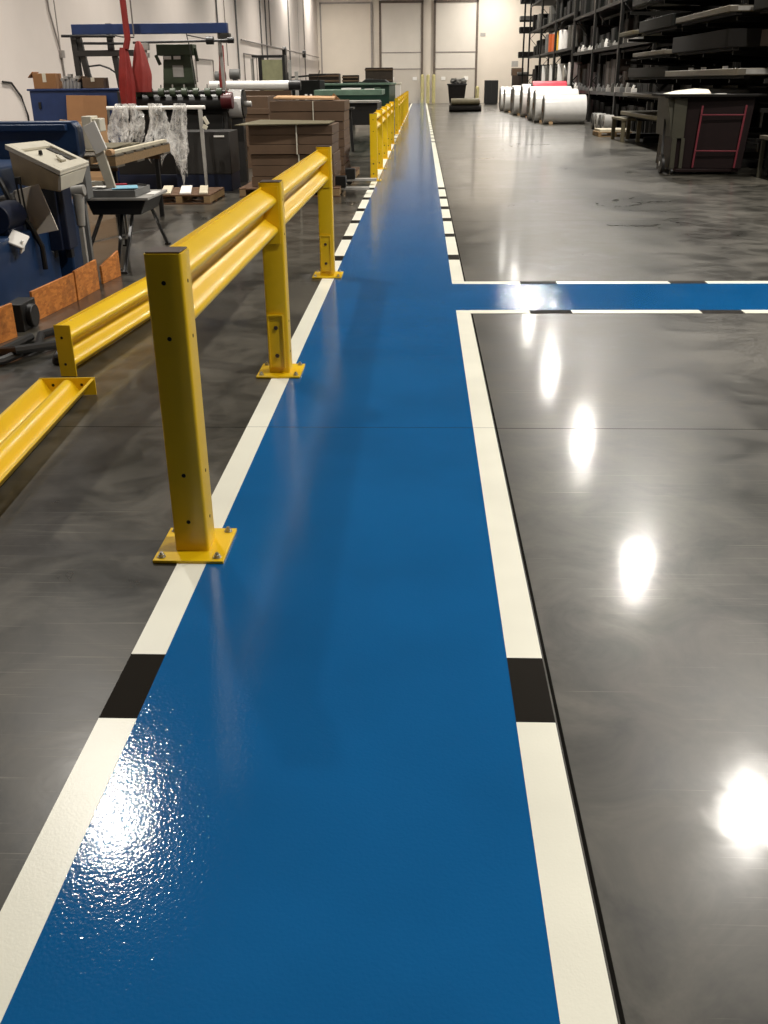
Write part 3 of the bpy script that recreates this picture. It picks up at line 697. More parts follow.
# ------------------------------------------------------------------ cardboard on pallets
pallet(-2.72, -1.22, 14.75, 16.0, 0, 'wooddk', 'dark pallet under the near stack of brown flattened cartons')
def carton_stack(x0, x1, y0, y1, z0, layers, lab, nm):
    z = z0; random.seed(len(layers))
    for k, (h, c) in enumerate(layers):
        dx, dy, rz = random.uniform(-.03, .03), random.uniform(-.03, .03), random.uniform(-.02, .02)
        b = empty('carton_bundle', ((x0+x1)/2+dx, (y0+y1)/2+dy, z), lab % (ORD[k],), 'carton bundle', nm)
        cx, cy = (x0+x1)/2+dx, (y0+y1)/2+dy; hw, hd = (x1-x0)/2, (y1-y0)/2
        m = MB(); n = max(1, int(h/.13))
        for q in range(n):
            m.rbox((cx+random.uniform(-.012, .012), cy+random.uniform(-.012, .012), z+h*(q+.5)/n), (hw*2, hd*2, h/n-.006), (0, 0, rz))
        build('cartons', m, c, b, .003)
        s = MB().rbox((cx+.1, cy, z+h/2), (.014, hd*2+.05, h+.001), (0, 0, rz))
        build('strap', s, 'offwhite', b, 0)
        z += h+.002
    return z
z = carton_stack(-2.55, -1.32, 14.85, 15.9, .132, [(.46, 'kraft'), (.40, 'kraft')], 'brown flattened carton bundle, %s from bottom of the near pallet stack', 'carton bundles on the near pallet')
thing('bent_cardboard_sheet', MB().hexa([(-2.72, 14.75, z+.0), (-1.35, 14.8, z+.01), (-1.35, 15.8, z+.01), (-2.5, 15.8, z+.03), (-2.72, 14.75, z+.012), (-1.35, 14.8, z+.022), (-1.35, 15.8, z+.022), (-2.5, 15.8, z+.045)]), 'tan', 'bent light cardboard sheet on top of the near carton stack', 'cardboard sheet', bevel=0)
pallet(-2.75, -1.15, 17.0, 18.6, 0, 'wooddk', 'dark pallet behind, under the taller carton stack')
z = carton_stack(-2.55, -1.30, 17.1, 18.4, .132, [(.42, 'kraft'), (.4, 'kraft'), (.32, 'kraft')], 'brown carton bundle, %s from bottom of the taller rear stack', 'carton bundles on the rear pallet')
thing('cardboard_lid', MB().rbox((-2.0, 17.6, z+.045), (1.0, .9, .03), (.02, .02, .05)), 'kraftlt', 'light cardboard lid on top of the taller rear carton stack', 'cardboard lid', bevel=.003)
for i, (x, y, c, w) in enumerate(((-3.3, 20.5, 'kraft', .6), (-3.6, 22.5, 'brownbox', .8), (-2.75, 21.5, 'brownbox', .7))):
    thing('wooden_crate', MB().box(x-w/2, x+w/2, y-.5, y+.5, 0, 1.32-.06*i).box(x-w/2-.02, x+w/2+.02, y-.52, y-.5, .4, .5).box(x-w/2-.02, x+w/2+.02, y-.52, y-.5, 1.0, 1.1), c,
          ['brown crate behind the white paper roll', 'worn dark crate furthest left behind the paper roll', 'worn dark crate behind the taller carton stack'][i], 'crate', bevel=.005)
for i, (x, y) in enumerate(((-1.15, 15.2), (-1.1, 16.6))):
    b = empty('pallet_jack_fork', (x, y, 0), ['pale pallet jack fork tip sticking out by the near cartons', 'pale fork tip sticking out below the rear cartons'][i], 'pallet jack')
    build('fork', MB().box(x-.15, x+.35, y-.08, y+.08, .06, .10), 'ltgrey', b, .004)
    build('wheel', MB().cyl((x-.1, y-.05, .055), (x-.1, y+.05, .055), .05, n=16), 'black', b, .003)
    build('block', MB().box(x-.16, x, y-.1, y+.1, .101, .26), 'black', b, .006)
rp = empty('steel_roller', (-4.4, 26.0, 0), 'long bright steel roller on a dark trestle beyond the press', 'roller')
build('roller', MB().cyl((-5.35, 26, 1.50), (-3.35, 26, 1.50), .11, n=20), 'stock', rp, .005)
build('journal', MB().cyl((-3.35, 26, 1.5), (-3.05, 26, 1.5), .12, n=16), 'black', rp, .004)
build('trestle', MB().box(-5.2, -3.3, 25.9, 26.1, 1.2, 1.38).box(-5.2, -5.05, 25.9, 26.1, 0, 1.2).box(-3.45, -3.3, 25.9, 26.1, 0, 1.2), 'kraft', rp, .005)
gp = empty('green_cabinet', (-4.6, 30, 0), 'pale green panel cabinet with dark frame near the left wall', 'cabinet')
build('panel', MB().box(-4.62, -4.03, 30, 30.5, 1.3, 2.16), 'palegreen', gp, .006)
build('frame', MB().box(-4.72, -4.62, 29.97, 30.5, 1.2, 2.22).box(-4.03, -3.95, 29.97, 30.5, 1.2, 2.22).box(-4.9, -3.95, 29.97, 30.5, 2.22, 2.28), 'black', gp, .004)
build('body', MB().box(-4.72, -3.95, 30, 30.5, 0, 1.2), 'dark', gp, .006)
build('side_rail', MB().box(-3.88, -3.82, 30.1, 30.3, 0, 2.15).box(-4.96, -4.9, 30.1, 30.3, 0, 2.2).box(-3.7, -3.62, 30.1, 30.3, 0, 1.85), 'ltgrey', gp, .004)
for i, (x, z) in enumerate(((-5.15, 1.88), (-5.55, 1.83))):
    m = empty('electric_motor', (x, 28.5, 0), ['grey electric motor on stand left of the green cabinet', 'smaller grey motor on stand further left, before the wall'][i], 'motor')
    build('housing', MB().cyl((x-.14, 28.5, z-.1), (x+.14, 28.5, z-.1), .13, n=18), 'grey', m, .01)
    build('stand', MB().box(x-.06, x+.06, 28.4, 28.6, 0, z-.22), 'dark', m, .004)

# ------------------------------------------------------------------ far green line
gl = empty('green_conveyor_line', (-2.5, 38, 0), 'long dark green conveyor machine behind the middle rail run', 'machine')
build('body', MB().box(-3.9, -1.15, 36, 44, .45, 1.45), 'dkgreen', gl, .02)
build('top_rail', MB().box(-3.95, -1.1, 35.9, 44, 1.45, 1.52), 'green', gl, .01)
for x in (-3.7, -1.4):
    for y in (36.4, 43.5): build('leg', MB().box(x-.1, x+.1, y-.1, y+.1, 0, .45), 'black', gl, .005)
build('cover', MB().prism([(-2.2, 1.53), (-1.2, 1.53), (-1.35, 1.62), (-2.0, 1.66)], 'y', 37, 39), 'black', gl, .01)
build('nameplate', MB().box(-1.7, -1.45, 35.98, 36.0, 1.25, 1.38), 'green', gl, 0)
gl2 = empty('grey_green_feeder', (-2.2, 29, 0), 'grey green feeder table on dark legs behind the cartons', 'table')
build('table_top', MB().box(-3.0, -1.12, 28.6, 31, 1.22, 1.36), 'green', gl2, .01)
build('sheet', MB().box(-2.25, -1.75, 28.7, 29.6, 1.361, 1.40).box(-1.6, -1.35, 28.65, 29.2, 1.361, 1.38), 'white', gl2, .003)
build('lower_tray', MB().box(-2.1, -1.15, 27.3, 28.55, 1.05, 1.10), 'ltgrey', gl2, .004)
build('under_body', MB().box(-2.05, -1.2, 27.5, 30.5, .5, 1.04), 'black', gl2, .01)
for x in (-2.0, -1.25):
    build('leg', MB().box(x-.05, x+.05, 27.5, 27.6, 0, .5), 'black', gl2, .004)
for y in (28.75, 30.75): build('leg', MB().box(-2.95, -2.85, y-.05, y+.05, 0, 1.22), 'dark', gl2, .004)
gs = empty('grey_drawing_table', (-2.5, 25, 0), 'grey slanted small table on black legs beside cartons', 'table')
build('slanted_top', MB().hexa([(-2.75, 24.6, 1.18), (-2.15, 24.6, .98), (-2.15, 25.4, .98), (-2.75, 25.4, 1.18), (-2.75, 24.6, 1.22), (-2.15, 24.6, 1.02), (-2.15, 25.4, 1.02), (-2.75, 25.4, 1.22)]), 'ltgrey', gs, .004)
build('frame', MB().box(-2.8, -2.75, 24.6, 24.7, 0, 1.3).box(-2.68, -2.64, 24.6, 24.7, 0, 1.3), 'white', gs, .003)
for x in (-2.2, -1.75): build('leg', MB().bar((x, 24.8, .95), (x+.06, 24.8, 0), .07), 'black', gs, .004)
build('side_top', MB().box(-2.3, -1.65, 24.6, 25.3, .955, 1.0), 'dark', gs, .004)
thing('brown_leaning_board', MB().rbox((-2.12, 24.75, 1.155), (.22, .02, .24), (.2, .75, 0)), 'kraftmid', 'small brown square board standing beside the slanted grey table', 'board', bevel=.002)
for i, (x0, x1, y, z0, z1, c, l) in enumerate(((-3.95, -2.9, 36.5, 1.521, 1.83, 'brownbox', 'dark brown bundle at the left end on the green machine'), (-2.85, -2.3, 37.5, 1.521, 1.78, 'darkbox', 'dark low bundle in the middle on the green machine'),
        (-2.2, -1.15, 40.5, 1.521, 2.05, 'brownbox', 'brown stacked crates at the right on the green machine'))):
    b = empty('crate_bundle', ((x0+x1)/2, y, z0), l, 'crate', 'bundles on the green machine')
    build('crate', MB().box(x0, x1, y-.4, y+.4, z0, z1), c, b, .01)
    build('slat', MB().box(x0-.02, x1+.02, y-.43, y-.4, z0+.05, z0+.1).box(x0-.02, x1+.02, y-.43, y-.4, z1-.1, z1-.05), 'kraft', b, .003)
b = empty('dark_folder_machine', (-3.9, 33, 0), 'dark machine block left of the green conveyor line', 'machine')
build('body', MB().box(-4.75, -3.2, 32.4, 34, .2, 1.62), 'darkbox2', b, .02)
build('base', MB().box(-4.7, -3.25, 32.5, 33.9, 0, .2), 'black', b, 0)
build('rods', MB().bar((-4.2, 32.5, 1.7), (-3.0, 32.5, 1.78), .05).bar((-4.2, 32.5, 1.62), (-4.2, 32.5, 1.85), .05).bar((-3.3, 32.5, 1.62), (-3.2, 32.5, 1.9), .03), 'black', b, 0)
b = empty('white_drum', (-1.55, 50, 0), 'white box cabinet beyond the green conveyor by far rail run', 'cabinet')
build('body', MB().box(-1.72, -1.05, 50, 50.8, 0, 1.42), 'white', b, .01)
build('lid', MB().box(-1.75, -1.02, 49.97, 50.83, 1.42, 1.5), 'offwhite', b, .01)
thing('dark_table', MB().box(-3.4, -1.6, 46, 48, 1.45, 1.56).box(-3.3, -3.15, 46.1, 47.9, 0, 1.45).box(-1.85, -1.7, 46.1, 47.9, 0, 1.45), 'black', 'dark flat table beyond the green conveyor machine', 'table', bevel=.01)

# ------------------------------------------------------------------ left wall services
zc = 3.28
thing('wall_pipe', MB().cyl((XL+.07, 46, zc), (XL+.07, YF-.3, zc+.02), .035, n=10), 'conduit', 'long grey horizontal pipe running along the left wall', 'pipe', bevel=0)
for i, (y, z0) in enumerate(((41.0, 1.7), (42.6, 2.2), (45.2, 1.9), (52.0, 1.5), (53.7, 1.5), (55.1, 3.28), (62.9, 1.6), (70.9, 1.6))):
    b = empty('wall_conduit', (XL+.05, y, z0), 'thin vertical grey conduit on the left wall, %s from the near end' % ORD[i], 'conduit', 'conduits on the left wall')
    build('pipe', MB().cyl((XL+.05, y, z0), (XL+.05, y, H-.02), .035 if i != 1 else .02, n=8), 'conduit' if i in (1, 5, 7) else 'grey', b, 0)
    if i in (0, 3, 6): build('junction_box', MB().box(XL+.012, XL+.2, y-.2, y+.2, z0-.35, z0), 'grey', b, .005)
for i, (y0, y1, z) in enumerate(((36.5, 39.5, 2.35), (46.5, 50.0, 2.75))):
    thing('bracket_rail', MB().tube([(XL+.06, y0, 1.6), (XL+.06, y0, z), (XL+.06, y1, z), (XL+.06, y1, 1.6)], .03), 'conduit', ['bent grey conduit loop on the left wall behind the white roll', 'bent grey conduit loop on left wall nearer the far end'][i], 'conduit', bevel=0)
thing('pipe_fitting', MB().cyl((XL, 60, zc-.1), (XL+.2, 60, zc-.1), .25, n=18), 'dark', 'dark round fitting on the long wall pipe', 'fitting', bevel=.01)  # plain round fitting on the wall pipe, no hose reel
thing('wall_valve', MB().cyl((XL, 70, zc), (XL+.2, 70, zc), .22, n=18), 'dark', 'second dark round fitting further along the wall pipe', 'fitting', bevel=.01)
thing('hanging_cord', MB().tube([(XL+.03, 22.3, 8.95), (XL+.03, 22.35, 5), (XL+.03, 22.55, 3), (XL+.03, 22.95, 2.2), (XL+.03, 23.0, 1.6)], .02).box(XL+.001, XL+.06, 22.9, 23.1, 2.1, 2.25), 'conduit', 'thin grey cord hanging down the left wall above carton', 'cord', bevel=0)
thing('black_cable', MB().tube([(XL+.03, 19.5, 1.62), (XL+.03, 19.9, 1.6), (XL+.03, 20.3, 1.35), (XL+.03, 20.5, 1.0), (XL+.03, 20.55, .0)], .02), 'black', 'black cable curving down the left wall above blue machine', 'cable', bevel=0)
thing('coat_hook_post', MB().cyl((-5.0, 10.2, 0), (-5.0, 10.2, 1.48), .025, n=10).cyl((-5.0, 10.2, 1.40), (-5.0, 10.2, 1.52), .045, n=12), 'black', 'black post with round knob at the left frame edge', 'post', bevel=0)

# ------------------------------------------------------------------ right: stock rolls
rolls = [(40.3, .52, 1.62, 'stock', 4.70), (42.0, .62, 1.72, 'stock', 4.52), (44.0, .66, 1.75, 'stock', 4.50), (46.3, .76, 1.50, 'cherry', 4.85), (48.6, .70, 1.5, 'stock', 4.62),
         (50.9, .66, 1.5, 'stock', 4.45), (53.3, .66, 1.5, 'stock', 4.58), (55.8, .62, 1.4, 'stock', 4.40), (58.3, .62, 1.4, 'stock', 4.36)]
nm = ['large white wrapped stock roll nearest the camera in the row', 'white stock roll directly behind the nearest one', 'white stock roll just in front of the red-topped roll', 'stock roll with bright red wrapping in the middle of the row',
      'white stock roll just behind the red one', 'white stock roll second behind the red one', 'white stock roll third from the far end of row', 'white stock roll second from the far end of row', 'white stock roll at the far end of the row']
for i, (y, r, L, c, x) in enumerate(rolls):
    o = empty('stock_roll', (x+L/2, y, 0), nm[i], 'stock roll', 'stock rolls lying in a row by the rack')
    m = MB().cyl((x, y, r), (x+L, y, r), r, n=56)
    build('wrap', m, c, o, .03)
    build('end_face', MB().ring((x-.004, y, r), 'x', .13, r-.05, .004, 40), 'dark' if i % 2 == 0 else 'grey', o, 0)
    build('core', MB().ring((x-.008, y, r), 'x', .085, .13, .008, 24), 'kraftmid', o, 0)
    build('core_hole', MB().cyl((x-.006, y, r), (x-.001, y, r), .085, n=20), 'hole', o, 0)
    build('chock', MB().prism([(y-.52, 0), (y-.34, 0), (y-.43, .09)], 'x', x+.2, x+.35), 'wood', o, .003)

# ------------------------------------------------------------------ right: racks
def rack_bay(x0, x1, y0, y1, levels, ztop, lab):
    o = empty('storage_rack', ((x0+x1)/2, (y0+y1)/2, 0), lab, 'rack')
    for x in (x0, x1):
        for y in (y0+.05, y1-.05):
            u = build('upright', MB().box(x-.05, x+.05, y-.05, y+.05, 0, ztop), 'rack', o, .004)
            build('foot_plate', MB().box(x-.09, x+.09, y-.045, y+.045, 0, .012), 'rack', u, 0)
    for y in (y0+.05, y1-.05):
        for k in range(6):
            za = .3+k*(ztop-.6)/6; zb = za+(ztop-.6)/6
            build('brace', MB().bar((x0+.05, y, za if k % 2 else zb), (x1-.05, y, zb if k % 2 else za), .03), 'rack', o, 0)
    for z in levels:
        for x in (x0, x1): build('shelf_beam', MB().box(x-.03, x+.03, y0+.1, y1-.1, z-.12, z-.01), 'rack', o, .004)
        build('shelf_deck', MB().box(x0+.03, x1-.03, y0+.1, y1-.1, z-.03, z), 'rack', o, 0)
    return o
levF = [1.35, 2.92, 4.32, 5.8, 7.3]; levM = [1.15, 2.65, 4.05, 5.5, 7.0]
X0, X1 = 6.75, 8.0
bays = [(47.6, 54.2, levF, 'second from the far end'), (54.2, 60.8, levF, 'just before the far end bay'), (60.8, 67.3, levF, 'at the far end, near the black cabinet')]
bays = [(31.0, 36.5, levM, 'nearest bay of the long row, behind floor pallet'), (36.5, 42.0, levM, 'second bay, behind nearest stock roll'), (42.0, 47.5, levM, 'third bay, behind the red stock roll'),
        (47.6, 54.1, levF, 'fourth bay, holding the coloured upright rolls'), (54.2, 60.7, levF, 'fifth bay, behind the last stock rolls'), (60.8, 67.3, levF, 'furthest bay near the far wall')]
for y0, y1, lv, l in bays:
    rack_bay(X0, X1, y0, y1, lv, 7.9, 'dark steel pallet rack, '+l)
LV = ['bottom', 'second', 'third', 'fourth', 'fifth']
# coloured rolls standing on the third-from-floor shelf of the fourth bay
zc_ = 2.92
cr = [(58.9, 'grey', 'grey'), (57.4, 'amber', 'orange'), (55.9, 'amber', 'dark orange'), (54.9, 'ochre', 'yellow'), (53.2, 'stock', 'white'), (51.6, 'stock', 'off-white'), (50.0, 'greybox', 'grey film'), (48.6, 'greybox', 'dull grey')]
for i, (y, c, n) in enumerate(cr):
    o = empty('upright_roll', (7.15, y, zc_), '%s roll standing upright on the second rack shelf, %s from the far end' % (n, ORD[i]), 'roll', 'coloured rolls on the second rack shelf')
    build('roll', MB().cyl((7.15, y, zc_+.001), (7.15, y, zc_+.93-.05*(i % 3)), .36, n=24), c, o, .02)
    build('core', MB().cyl((7.15, y, zc_+.94-.05*(i % 3)), (7.15, y, zc_+.97-.05*(i % 3)), .08, n=12), 'kraftmid', o, 0)
for i in range(7):
    y = [60.1, 58.3, 56.6, 55.0, 53.2, 51.2, 49.4][i]; z = 1.351
    o = empty('upright_roll', (7.15, y, z), 'grey wrapped roll on the lowest rack shelf, %s from the far end' % ORD[i], 'roll', 'grey rolls on the lowest rack shelf')
    if i != 5: build('roll', MB().cyl((7.15, y, z), (7.15, y, z+.95-.1*(i % 2)), .33, n=22), 'greybox' if i % 2 else 'stock', o, .02)
    else: build('roll', MB().cyl((6.85, y, z+.42), (7.6, y, z+.42), .42, n=28), 'steel', o, .03)
    build('core', MB().cyl((7.15, y, z+1.2), (7.15, y, z+1.22), .06, n=10) if i == 99 else MB().cyl((7.15, y, z+(.96-.1*(i % 2) if i != 5 else .86)), (7.15, y, z+(1.0-.1*(i % 2) if i != 5 else .9)), .07, n=12), 'dark', o, 0)
# cartons / bundles
random.seed(21)
def crate(x0, x1, y0, y1, z0, z1, c, label, group, slat=True, name='rack_carton', cat='carton'):
    o = empty(name, ((x0+x1)/2, (y0+y1)/2, z0), label, cat, group)
    build('body', MB().box(x0, x1, y0, y1, z0+.001, z1), c, o, .012)
    if slat:
        for yy in (y0+.12*(y1-y0), y1-.2*(y1-y0)):
            build('strap', MB().prism([(x0-.012, z0+.001), (x0-.001, z0+.001), (x0-.001, z1), (x1, z1), (x1, z1+.01), (x0-.012, z1+.01)], 'y', yy, yy+.07), 'darkbox2' if c != 'darkbox2' else 'darkbox', o, 0)
    return o
bn = ['nearest', 'second', 'third', 'fourth', 'fifth', 'furthest']
for bi, (y0, y1, lv, _) in enumerate(bays):
    for li, z in enumerate(lv[:4]):
        if bi in (3, 4) and li < 2: continue
        y = y0+.25; k = 0
        top = (lv[li+1]-z)-.3
        while y < y1-.6 and k < 8:
            w = random.uniform(.7, 1.25); w = min(w, y1-.2-y)
            hh = top*random.uniform(.3, .9)
            c = random.choice(['darkbox', 'darkbox2', 'darkbox', 'brownbox', 'darkbox2'])
            if li == 2 and bi > 2: c = random.choice(['darkbox', 'greybox', 'darkbox2'])
            crate(X0+random.uniform(.13, .35), X1-.1, y, y+w-.06, z, z+hh, c,
                  'dark carton on the %s shelf of the %s rack bay, %s from its near end' % (LV[li], bn[bi], ORD[k]), 'cartons in the %s rack bay' % bn[bi])
            y += w+random.uniform(.0, .15); k += 1
    # floor level
    y = y0+.3; k = 0
    while y < y1-1 and k < 4:
        w = random.uniform(1.0, 1.5)
        crate(X0+.2, X1-.1, y, y+w-.1, 0, random.uniform(.6, .95), random.choice(['darkbox', 'darkbox2']), 'dark crate on the floor under the %s rack bay, %s from its near end' % (bn[bi], ORD[k]), 'crates under the racks')
        y += w+.1; k += 1
# small pale parts along near shelves
random.seed(5)
k = 0
for z, ys in ((1.15, (33.5, 46.5)), (2.65, (33.2, 46.8))):
    y = ys[0]; q = 0
    while y < ys[1] and q < 16:
        s = random.uniform(.09, .2)
        m = MB().box(X0-.06, X0+.10, y-s/2, y+s/2, z+.001, z+s*.9); m.cyl((X0-.02, y, z+s*.9), (X0+.02, y, z+s*1.5), s*.25, n=10)
        thing('metal_fitting', m, random.choice(['ltgrey', 'grey', 'white', 'greybox']), 'small pale fitting at the edge of the %s rack shelf, %s from its near end' % ('lower' if z < 2 else 'upper', ORD[q]), 'fitting', 'pale fittings on rack shelf edges', bevel=.006)
        y += random.uniform(.6, 1.1); q += 1
# crates poking out at the far end of the rack
for i, (z, w, h) in enumerate(((5.0, .9, .35), (4.35, 1.1, .4), (2.95, 1.0, .38), (6.0, .9, .4), (1.9, .7, .2))):
    o = empty('end_bracket_crate', (6.4, 67.9, z), 'dark flat crate on the bracket at the far rack end, %s listed by height %s' % (ORD[i], ['upper', 'middle', 'lower', 'top', 'lowest'][i]), 'crate')
    o['label'] = 'dark flat crate jutting out at the far rack end, at the %s level' % ['upper', 'middle', 'lower', 'top', 'lowest'][i]
    build('crate', MB().box(6.15, 6.15+w, 67.5, 68.3, z, z+h*.7), ['greybox', 'darkbox', 'darkbox', 'darkbox', 'greybox'][i], o, .02)
    build('arm', MB().box(6.1, 7.8, 67.3, 67.6, z-.1, z-.001), 'rack', o, .004)
post = struct('trim_4', MB().box(6.35, 6.45, 67.3, 67.4, 0, 7.5), 'rack')

# cantilever rack with long wrapped boards (near right)
ct = empty('cantilever_rack', (7.0, 24, 0), 'dark cantilever rack with arms holding long boards at right', 'rack')
CL = [.62, 1.10, 1.55, 2.02, 2.58, 3.25, 3.9]
for y in (17.6, 19.6, 21.6, 23.6, 25.6, 27.6, 29.6):
    c = build('column', MB().box(7.05, 7.25, y-.08, y+.08, 0, 4.6), 'rack', ct, .005)
    build('base_foot', MB().box(5.95, 7.05, y-.07, y+.07, 0, .14), 'rack', c, .005)
for z in CL:
    for y in (17.6, 19.6, 21.6, 23.6, 25.6, 27.6, 29.6):
        build('arm', MB().hexa([(5.7, y-.03, z-.07), (7.05, y-.04, z-.14), (7.05, y+.04, z-.14), (5.7, y+.03, z-.07), (5.7, y-.03, z-.005), (7.05, y-.04, z-.005), (7.05, y+.04, z-.005), (5.7, y+.03, z-.005)]), 'rack', ct, 0)
build('back_brace', MB().box(7.25, 7.3, 17.6, 29.6, 1.3, 1.4).box(7.25, 7.3, 17.6, 29.6, 3.3, 3.4), 'rack', ct, 0)
def slab(x0, x1, y0, y1, z, h, c, lab, white=False):
    o = empty('board_stack', ((x0+x1)/2, (y0+y1)/2, z), lab, 'board stack', 'board stacks on the cantilever rack')
    r = .12; pts = [(x0, y0+r), (x0+.03, y0+.035), (x0+r, y0), (x1, y0), (x1, y1), (x0+r, y1), (x0+.03, y1-.035), (x0, y1-r)]
    build('boards', MB().prism(pts, 'z', z, z+h), c, o, .01)
    build('bearer', MB().box(x0+.15, x0+.25, y0+.05, y1-.05, z-.001-.05, z-.001).box(x1-.3, x1-.2, y0+.05, y1-.05, z-.051, z-.001), 'darkbox', o, 0)
    if white: build('tape_patch', MB().box(x0+.16, x0+.62, y0-.004, y0, z+.02, z+h-.015), 'ltgrey', o, 0)
S = [(5.42, 6.98, 19.2, 23.2, 2.64, .10, 'slab', 'light-edged board stack on the top visible arms at right, with pale tape', True),
     (5.40, 6.98, 18.2, 23.6, 1.605, .11, 'slab', 'long light-edged board stack just above the red-framed cart', True),
     (5.40, 6.98, 23.8, 27.4, 2.07, .09, 'slab', 'light-edged board stack at mid height, left of the red-framed cart', False),
     (5.45, 6.98, 27.8, 29.8, 2.63, .09, 'tan', 'tan board stack at the far end of the cantilever rack', False),
     (5.50, 6.98, 23.8, 27.4, 2.63, .25, 'darkbox2', 'dark board stack behind the upper light-edged stack', False),
     (5.95, 6.98, 17.2, 19.0, 2.07, .26, 'brownbox', 'brown crate stack at the right frame edge, middle height', False),
     (5.75, 6.98, 17.2, 19.0, 2.63, .26, 'darkbox2', 'grey green board stack at the right frame edge above brown crates', False),
     (5.45, 6.98, 19.2, 23.4, 2.07, .30, 'darkbox', 'black board stack between the two light-edged stacks', False),
     (5.95, 6.98, 19.2, 23.4, 1.15, .22, 'darkbox', 'black board stack behind the red-framed cart', False),
     (5.50, 6.98, 24.2, 28.8, 1.15, .08, 'slab', 'light-edged low board stack left of the red-framed cart, upper', False),
     (5.50, 6.98, 24.4, 28.9, .67, .09, 'tan', 'tan bench-height board stack left of the red-framed cart', False),
     (5.60, 6.98, 24.2, 28.8, 1.605, .22, 'darkbox2', 'dark green board stack above the low light-edged stack', False),
     (5.50, 6.98, 19.2, 23.4, 3.30, .40, 'darkbox', 'black board stack above the top light-edged stack', False),
     (5.55, 6.98, 24.0, 28.8, 3.30, .42, 'darkbox2', 'dark board stack high at the far half of cantilever rack', False),
     (5.55, 6.98, 19.2, 28.8, 3.95, .35, 'darkbox', 'long black board stack on the highest cantilever arms', False)]
for s in S: slab(*s)
for i, (y, z) in enumerate(((19.3, 2.69), (20.5, 1.50), (21.8, 1.5), (22.6, 2.0), (24.6, 2.52), (25.8, 1.5), (26.6, 2.52))):
    pass
for i, (x, y, z) in enumerate(((5.62, 21.3, 1.716), (5.62, 22.3, 1.716), (5.62, 19.8, 1.716), (5.62, 25.0, 2.161), (5.66, 26.3, 2.161), (5.62, 22.4, 2.741))):
    thing('paper_tag', MB().box(x, x+.09, y, y+.06, z, z+.05), 'white', 'small white tag block, %s, on board stack edges' % ORD[i], 'tag', 'white tags on board stacks', bevel=.003)
    COL.objects[-1]['label'] = ['small white tag in the middle on the long stack above the cart', 'small white tag at the far end of the long stack above cart', 'small white tag at the near end of the long stack above cart',
        'small white tag on the near part of the mid-height stack', 'small white tag on the far part of the mid-height stack', 'small white tag on the top light-edged stack'][i]

for i in range(13):  # added dark shelving closes gaps that showed the bright right wall
    y = 13.0+i*4.0
    o = empty('added_back_shelving', (8.9, y+1.95, 0), 'tall dark shelving added to close bright gaps behind front racks, %s from the near end' % ORD[i], 'shelving', 'added dark shelving behind the front racks')
    build('back_sheet', MB().box(9.3, 9.34, y, y+3.9, 0, 5.6), 'rack', o, 0)
    for z in (.02, 1.1, 2.2, 3.3, 4.4, 5.5): build('shelf', MB().box(8.5, 9.3, y, y+3.9, z, z+.05), 'rack', o, 0)
    for yy in (y, y+3.84): build('side', MB().box(8.5, 9.3, yy, yy+.06, 0, 5.6), 'rack', o, 0)
# red-framed cart
rc = empty('red_framed_cart', (5.1, 18.3, 0), 'dark cart box with thin red front frame and white cover on top', 'cart')
build('body', MB().hexa([(4.42, 18.25, .10), (5.62, 17.95, .10), (5.72, 19.4, .10), (4.45, 19.4, .10), (4.52, 18.25, 1.27), (5.72, 17.95, 1.27), (5.82, 19.4, 1.27), (4.5, 19.4, 1.27)]), 'plum', rc, .01)
build('side_panel', MB().hexa([(4.40, 18.2, .62), (4.415, 18.2, .62), (4.44, 19.5, .62), (4.425, 19.5, .62), (4.30, 18.25, 1.25), (4.42, 18.25, 1.25), (4.44, 19.5, 1.25), (4.40, 19.5, 1.25)]), 'sidebr', rc, .004)
build('corner_panel', MB().box(4.40, 4.62, 18.17, 18.2, .60, 1.25), 'sidebr', rc, .003)
build('hanging_leg', MB().box(4.42, 4.5, 18.15, 18.2, .1, .6).box(4.58, 4.64, 18.15, 18.19, .1, .6), 'sidebr', rc, .003)
build('top_board', MB().hexa([(4.28, 18.1, 1.272), (5.85, 17.8, 1.272), (5.9, 19.6, 1.272), (4.3, 19.6, 1.272), (4.28, 18.1, 1.31), (5.85, 17.8, 1.31), (5.9, 19.6, 1.31), (4.3, 19.6, 1.31)]), 'darkbox', rc, .004)
fr = .03
build('red_frame', MB().bar((4.86, 18.06, 1.13), (4.80, 18.06, .12), fr, .02).bar((5.56, 17.9, 1.14), (5.48, 17.9, .12), fr, .02).bar((4.84, 18.06, .985), (5.56, 17.9, .985), fr, .02).bar((4.81, 18.06, .40), (5.51, 17.9, .40), fr, .02), mat('dull_red_frame', (112, 34, 46), .5), rc, .003)
build('base', MB().box(4.5, 5.6, 18.0, 19.3, .05, .10), 'plum', rc, .006)
for x in (4.46, 5.5):
    for y in (18.15, 19.2): build('caster', MB().cyl((x-.02, y, .05), (x+.02, y, .05), .05, n=16).box(x-.03, x+.03, y-.02, y+.02, .09, .101), 'black', rc, .002)
thing('white_plastic_cover', MB().hexa([(4.32, 18.3, 1.311), (5.02, 18.15, 1.311), (5.1, 19.2, 1.311), (4.4, 19.2, 1.311), (4.45, 18.4, 1.335), (4.98, 18.25, 1.39), (4.98, 19.1, 1.40), (4.6, 19.1, 1.36)]), 'offwhite', 'white plastic cover lying on the red-framed cart', 'cover', bevel=.02)
thing('white_strip', MB().box(5.1, 5.25, 18.1, 18.3, 1.311, 1.32), 'white', 'small white strip on top of the red-framed cart', 'strip', bevel=0)
tr = empty('hand_truck', (4.42, 18.0, 0), 'black hand truck wheel at the left of red-framed cart', 'hand truck')
build('wheel', MB().cyl((4.30, 18.4, .16), (4.36, 18.4, .16), .16, n=24), 'black', tr, .01)
build('hub', MB().cyl((4.285, 18.4, .16), (4.37, 18.4, .16), .04, n=12), 'ltgrey', tr, 0)
